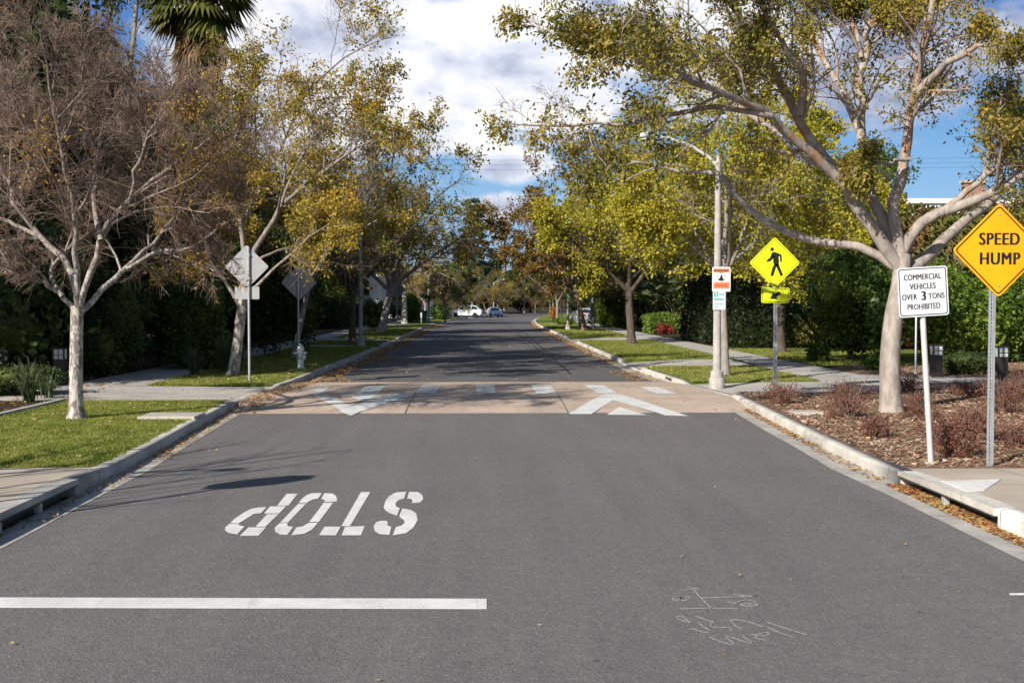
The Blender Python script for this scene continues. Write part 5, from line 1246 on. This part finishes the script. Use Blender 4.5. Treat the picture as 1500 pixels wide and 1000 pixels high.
def small_green(label, px, py, Yy, w, h):
    c = at(px, py, Yy-.15); r = thing('parking_sign', label, 'sign', c)
    panel('sign_panel', rrect(w, h, .03), SIGNWHITE, r, 0, .004)
    q = MB(); q.prism(rrect(w*.88, h*.9, .02), -.0015, 0); q.build('green_face', SIGNGREEN, r)
    q = MB(); q.box(-w*.3, w*.3, -.003, -.0016, h*.12, h*.2).box(-w*.3, w*.3, -.003, -.0016, -h*.05, h*.02); q.build('lettering', SIGNWHITE, r)
small_green('small green sign on the lamp pole of the far right lawn', 832, 431, G(832, 483, CV).y, .32, .55)
small_green('tiny green sign on the pole by the orange shrub', 810, 437, G(810, 468, CV).y, .32, .55)

# ------------------------------------------------------------------ hydrant, bollards, cabinet, markers, wall, wires
p = G(440, 541, CV); r = thing('fire_hydrant', 'silver fire hydrant at the left kerb in front of a sign post', 'fire hydrant', p)
q = MB(); q.lathe([(.15, -.05), (.15, .03), (.115, .05), (.105, .07), (.105, .30), (.12, .31), (.12, .34), (.105, .35), (.10, .55), (.125, .56), (.125, .59), (.10, .61), (.095, .66), (.07, .70), (.03, .72), (.03, .755), (.0, .757)], 20); q.build('barrel', SILVER, r, True)
for (dx, dyy, z, rr, L) in ((-.1, 0, .47, .045, .09), (.1, 0, .47, .045, .09), (.07, -.08, .36, .062, .10)):
    q = MB(); d = Vector((dx, dyy, 0)).normalized(); a = Vector((dx*.6, dyy*.6, z)); q.tube([a, a+d*L, a+d*L, a+d*(L+.03)], [rr*.85, rr*.85, rr*1.15, rr*1.15], 12); o = q.build('outlet', SILVER, r, True)
    q = MB(); q.tube([a+d*(L+.03), a+d*(L+.06)], [.018, .016], 6); q.build('nut', SILVER, o)
q = MB(); 
for i in range(8): q.lathe([(.012, 0), (.012, .025)], 6, (.132*math.cos(i*.785), .132*math.sin(i*.785), .03))
q.build('flange_bolts', SILVER, r)
def bollard(label, px, py, h=.86):
    p = G(px, py, CV); r = thing('bollard_light', label, 'bollard light', p, 0, 'lantern bollards by the paths')
    q = MB(); q.box(-.13, .13, -.13, .13, -.05, h*.68); q.build('post', DARKMETAL, r, bevel=.01)
    q = MB(); q.box(-.15, .15, -.15, .15, h*.96, h); q.build('cap', DARKMETAL, r, bevel=.01)
    q = MB()
    for sx in (-1, 1):
        for sy in (-1, 1): q.box(sx*.13-.016, sx*.13+.016, sy*.13-.016, sy*.13+.016, h*.68, h*.96)
    for z in (.80,): q.box(-.125, .125, -.138, -.126, h*z, h*z+.012).box(-.125, .125, .126, .138, h*z, h*z+.012)
    q.box(-.006, .006, -.138, -.126, h*.68, h*.96)
    q.build('lantern_frame', DARKMETAL, r)
    q = MB(); q.box(-.115, .115, -.115, .115, h*.681, h*.959); q.build('lens', LENS, r)
bollard('dark lantern bollard beside the bare tree trunk', 89, 561)
bollard('dark lantern bollard cut by the left picture edge', 1, 564)
bollard('dark lantern bollard just right of the white sign post', 1371, 552)
bollard('dark lantern bollard right of the perforated sign post', 1466, 556)
p = at(617, HZ, 116); r = thing('utility_cabinet', 'dark green utility cabinet beside the left pavement', 'cabinet', (p.x, p.y, CV-.05))
q = MB(); q.box(-.62, .62, -.45, .45, .08, 1.12); q.build('body', GREENBOX, r, bevel=.03)
q = MB(); q.box(-.66, .66, -.49, .49, 1.122, 1.18); q.build('lid', GREENBOX, r, bevel=.02)
q = MB(); q.box(-.7, .7, -.52, .52, -.1, .078); q.build('plinth', CONC, r)
q = MB(); q.box(-.012, .012, -.458, -.452, .12, 1.08).box(.06, .09, -.48, -.452, .55, .72); q.build('door_seam', BLACK, r)
for (px, Yy, lab) in ((617, 104, 'white-topped marker stake in front of the green cabinet'), (624.5, 108, 'slim wooden stake right of the green cabinet')):
    p = at(px, HZ, Yy); r = thing('marker_post', lab, 'marker post', (p.x, p.y, CV))
    q = MB(); q.box(-.05, .05, -.03, .03, -.1, .55); q.build('stake', WOODPOST, r)
    q = MB(); q.box(-.08, .08, -.04, .04, .551, 1.02 if px < 620 else .75); q.build('top', WHITEPOST if px < 620 else WOODPOST, r, bevel=.01)
p = at(1150, HZ, 57); r = thing('brick_wall', 'low brick garden wall with flat stone caps behind the yellowish shrubs', 'wall', (p.x, 57, CV-.02))
q = MB(); q.box(-3.2, 3.4, -.15, .15, 0, 1.0); q.build('wall', BRICK, r)
q = MB(); q.box(-3.3, 3.5, -.2, .2, 1.002, 1.07); q.build('coping', STONE, r, bevel=.01)
for x in (-.75, .75):
    q = MB(); q.box(x-.4, x+.4, -.4, .4, 0, 1.18); pl = q.build('pillar', BRICK, r)
    q = MB(); q.box(x-.5, x+.5, -.5, .5, 1.183, 1.29); q.build('cap', STONE, pl, bevel=.015)
def wire(label, y0, z0, rad, Yy, sag=.5, px=None):
    q = MB(); x0, x1 = (-60, 70); pts = [(x0+(x1-x0)*i/24, Yy, z0-sag*(1-(i/12-1)**2)) for i in range(25)]
    o = q.tube(pts, rad, 6).build('power_line', BLACK); tag(o, label, 'power line', 'power lines across the street')
wire('thick black cable spanning the street in front of the far trees', 0, 2.1+(443-371)/F*112+.4, .06, 112)
for k, py in enumerate((236, 243, 250)):
    wire(('highest thin wire across the small white cloud', 'middle thin wire across the small white cloud', 'lowest thin wire across the small white cloud')[k], 0, 2.1+(443-py)/F*150+.6, .012, 150, .6)

# ------------------------------------------------------------------ houses
def house(label, x, y, w, d, h, roof, wins, chim=None, rz=0.):
    r = thing('house', label, 'house', (x, y, 0), rz)
    q = MB(); q.box(-w/2, w/2, -d/2, d/2, 0, h); q.build('wall', STUCCO, r)
    q = MB()
    if roof == 'gable':
        q.add([(-w/2-.5, -d/2-.5, h+.003), (w/2+.5, -d/2-.5, h+.003), (w/2+.5, d/2+.5, h+.003), (-w/2-.5, d/2+.5, h+.003), (-w/2-.5, 0, h+d*.28), (w/2+.5, 0, h+d*.28)], [(0,1,5,4),(2,3,4,5),(0,4,3),(1,2,5),(3,2,1,0)]); rf = q.build('roof', ROOF, r)
    else:
        q.box(-w/2-.15, w/2+.15, -d/2-.15, d/2+.15, h+.003, h+.28); rf = q.build('roof', STUCCO, r, bevel=.02)
    for (wx, wz, ww, wh) in wins:
        q = MB(); q.box(wx-ww/2-.08, wx+ww/2+.08, -d/2-.05, -d/2-.001, wz-wh/2-.08, wz+wh/2+.08); f = q.build('window', WHITEPOST, r)
        q = MB(); q.box(wx-ww/2, wx+ww/2, -d/2-.056, -d/2-.051, wz-wh/2, wz+wh/2); q.build('pane', GLASS, f)
        q = MB(); q.box(wx-.03, wx+.03, -d/2-.07, -d/2-.057, wz-wh/2, wz+wh/2).box(wx-ww/2, wx+ww/2, -d/2-.068, -d/2-.0575, wz-.02, wz+.02); q.build('glazing_bar', WHITEPOST, f)
    if chim:
        cx, cz, cw = chim; q = MB(); q.box(cx-cw/2, cx+cw/2, -d/2-.5, -d/2-.002, 0, cz); ch = q.build('chimney', BRICK, r)
        q = MB(); q.box(cx-cw/2-.1, cx+cw/2+.1, -d/2-.6, -d/2+.1, cz+.002, cz+.15); q.build('chimney_cap', STONE, ch)
house('white flat-roofed house with a brick chimney above the ivy screen', at(1350, HZ, 62).x, 62+4, 11, 8, 7.6, 'flat', [(-1.2, 6.6, 1.1, 1.2), (-4, 6.4, 1.3, 1.2), (1.6, 6.5, 1.1, 1.1)], (2.7, 8.7, 1.1))
house('white house with a shingled gable roof glimpsed between the left trees', at(486, HZ, 100).x, 106, 8, 8, 5.2, 'gable', [(2.6, 3.4, 1.0, 1.3), (-1, 3.2, 1.2, 1.3), (.9, 1.6, 1., 1.4)])
house('small white building behind the far left sign back', at(620, HZ, 150).x-3, 158, 8, 6, 5.4, 'gable', [(1.5, 3.6, 1., 1.2), (-1.5, 3.6, 1., 1.2)])

# ------------------------------------------------------------------ cars
def car(label, name, loc, rz, prof, L, W, glassz, paint, wheels, front=1):
    """prof: stations (x, z_low, z_shoulder, z_roof, half width shoulder, half width roof) along the length, nose at +x"""
    r = thing(name, label, 'car', loc, rz)
    def loft(rows, mb):
        n = len(rows[0]); vs = [p for row in rows for p in row]; fs = [(j*n+i, j*n+(i+1) % n, (j+1)*n+(i+1) % n, (j+1)*n+i) for j in range(len(rows)-1) for i in range(n)]
        fs += [tuple(range(n)), tuple(range((len(rows)-1)*n, len(rows)*n))[::-1]]; mb.add(vs, fs)
    body = MB(); rows = []
    for (x, zl, zs, zr, ws, wr) in prof:
        c = ws; rows.append([(x, -c*.92, zl), (x, c*.92, zl), (x, c, zl+.12), (x, c*1.0, (zl+zs)/2), (x, c*.97, zs-.06), (x, c*.88, zs), (x, -c*.88, zs), (x, -c*.97, zs-.06), (x, -c, (zl+zs)/2), (x, -c, zl+.12)])
    loft(rows, body); body.build('body', paint, r, True)
    cab = [s_ for s_ in prof if s_[3] > s_[2]+.001]
    x_a, x_b = cab[0][0], cab[-1][0]
    gl = MB(); rows = []
    for (x, zl, zs, zr, ws, wr) in cab:
        rows.append([(x, -ws*.87, zs-.02), (x, ws*.87, zs-.02), (x, wr, zr-.07), (x, wr*.9, zr-.03), (x, -wr*.9, zr-.03), (x, -wr, zr-.07)])
    loft(rows, gl); gl.build('windows', GLASS, r, True)
    rf = MB(); rows = []
    top = [s_ for s_ in cab if s_[3] > max(c[3] for c in cab)-.16]
    for (x, zl, zs, zr, ws, wr) in top:
        rows.append([(x, -wr-.012, zr-.085), (x, wr+.012, zr-.085), (x, wr*.92, zr-.008), (x, wr*.5, zr+.012), (x, -wr*.5, zr+.012), (x, -wr*.92, zr-.008)])
    loft(rows, rf); rf.build('roof', paint, r, True)
    pil = MB()
    for sgn in (-1, 1):
        for (a, b_) in ((cab[0], cab[1]), (cab[-1], cab[-2])):
            pil.tube([(a[0], sgn*a[4]*.87, a[2]-.02), (b_[0], sgn*(b_[5]+.004), b_[3]-.06)], [.055, .05], 6)
        for f in (.36, .66):
            x = x_a+(x_b-x_a)*f; c = min(cab, key=lambda s_: abs(s_[0]-x)); pil.tube([(x, sgn*c[4]*.88, c[2]-.02), (x, sgn*(c[5]+.008), c[3]-.06)], [.04, .035], 6)
    pil.build('pillars', paint, r, True)
    for x in wheels:
        for sgn in (-1, 1):
            y = sgn*(W/2-.10)
            q = MB(); q.lathe([(.22, -.1), (.31, -.1), (.335, -.07), (.335, .07), (.31, .1), (.22, .1)], 24, (x, y, .335), 'Y'); wh = q.build('wheel', RUBBER, r, True)
            q = MB(); q.lathe([(.0, -.06), (.05, -.07), (.21, -.05), (.225, -.09), (.225, .09), (.21, .05), (.05, .07), (.0, .06)], 20, (x, y, .335), 'Y', False)
            rim = q.build('rim', RIM, wh, True)
            q = MB()
            q.lathe([(.37, -.04), (.37, .12*1.0)], 24, (x, y+sgn*.0-(.04), .335), 'Y'); q.build('wheel_arch', RUBBER, r, True)
    xf = prof[-1][0]; xr = prof[0][0]; ws = prof[-2][4]
    for sgn in (-1, 1):
        q = MB(); q.box(xf-.42, xf-.16, sgn*ws*.80-.16, sgn*ws*.80+.16, prof[-2][2]-.19, prof[-2][2]-.05); q.build('headlight', LAMPGLASS, r, bevel=.03)
        q = MB(); q.box(xr-.02, xr+.2, sgn*prof[1][4]*.82-.13, sgn*prof[1][4]*.82+.13, prof[1][2]-.28, prof[1][2]-.08); q.build('tail_light', REDLAMP, r, bevel=.02)
        q = MB(); xm = x_b-.45; q.box(xm-.07, xm+.08, sgn*(W/2+.06)-.09, sgn*(W/2+.06)+.09, cab[-1][2]+.0, cab[-1][2]+.14); q.build('mirror', paint, r, bevel=.03)
    q = MB(); q.box(xf-.06, xf+.012, -ws*.45, ws*.45, .34, .56); q.build('grille', BLACK, r, bevel=.01)
    q = MB(); q.box(xf-.05, xf+.014, -.26, .26, .40, .50); q.build('number_plate', SIGNWHITE, r)
    return r
suv = [(-2.32, .42, .95, .9, .72, .5), (-2.22, .30, 1.05, 1.0, .84, .55), (-2.0, .26, 1.08, 1.08, .90, .6), (-1.95, .26, 1.09, 1.12, .90, .62), (-1.5, .25, 1.08, 1.55, .92, .62), (-.9, .24, 1.06, 1.66, .93, .64), (0, .24, 1.04, 1.70, .93, .65), (.5, .24, 1.03, 1.66, .93, .64), (1.25, .25, 1.02, 1.04, .92, .72), (1.8, .26, .98, .9, .90, .6), (2.15, .28, .86, .8, .80, .5), (2.3, .36, .70, .6, .66, .4)]
sed = [(-2.3, .42, .88, .8, .70, .5), (-2.15, .30, 1.0, .9, .82, .55), (-1.75, .24, 1.02, 1.03, .87, .66), (-1.0, .22, .98, 1.36, .89, .60), (-.3, .22, .96, 1.44, .90, .60), (.2, .22, .95, 1.42, .90, .60), (1.0, .22, .94, .96, .90, .70), (1.6, .24, .86, .8, .88, .6), (2.1, .26, .76, .7, .80, .5), (2.3, .36, .60, .5, .62, .4)]
p = at(683, HZ, 157); car('white crossover car parked side-on in the far left driveway', 'parked_car', (p.x, 157, .06), R(172), suv, 4.6, 1.86, 0, CARWHITE, (-1.35, 1.4))
p = at(724.5, HZ, 160); car('silver sedan parked at the kerb facing down the street', 'parked_car', (p.x, 163, .0), R(-80), sed, 4.6, 1.80, 0, CARSILVER, (-1.35, 1.4))
p = at(849, HZ, 112); car('pale car half hidden by trunks on the far right driveway', 'parked_car', (p.x, 106, .12), R(100), sed, 4.6, 1.80, 0, CARWHITE, (-1.35, 1.4))
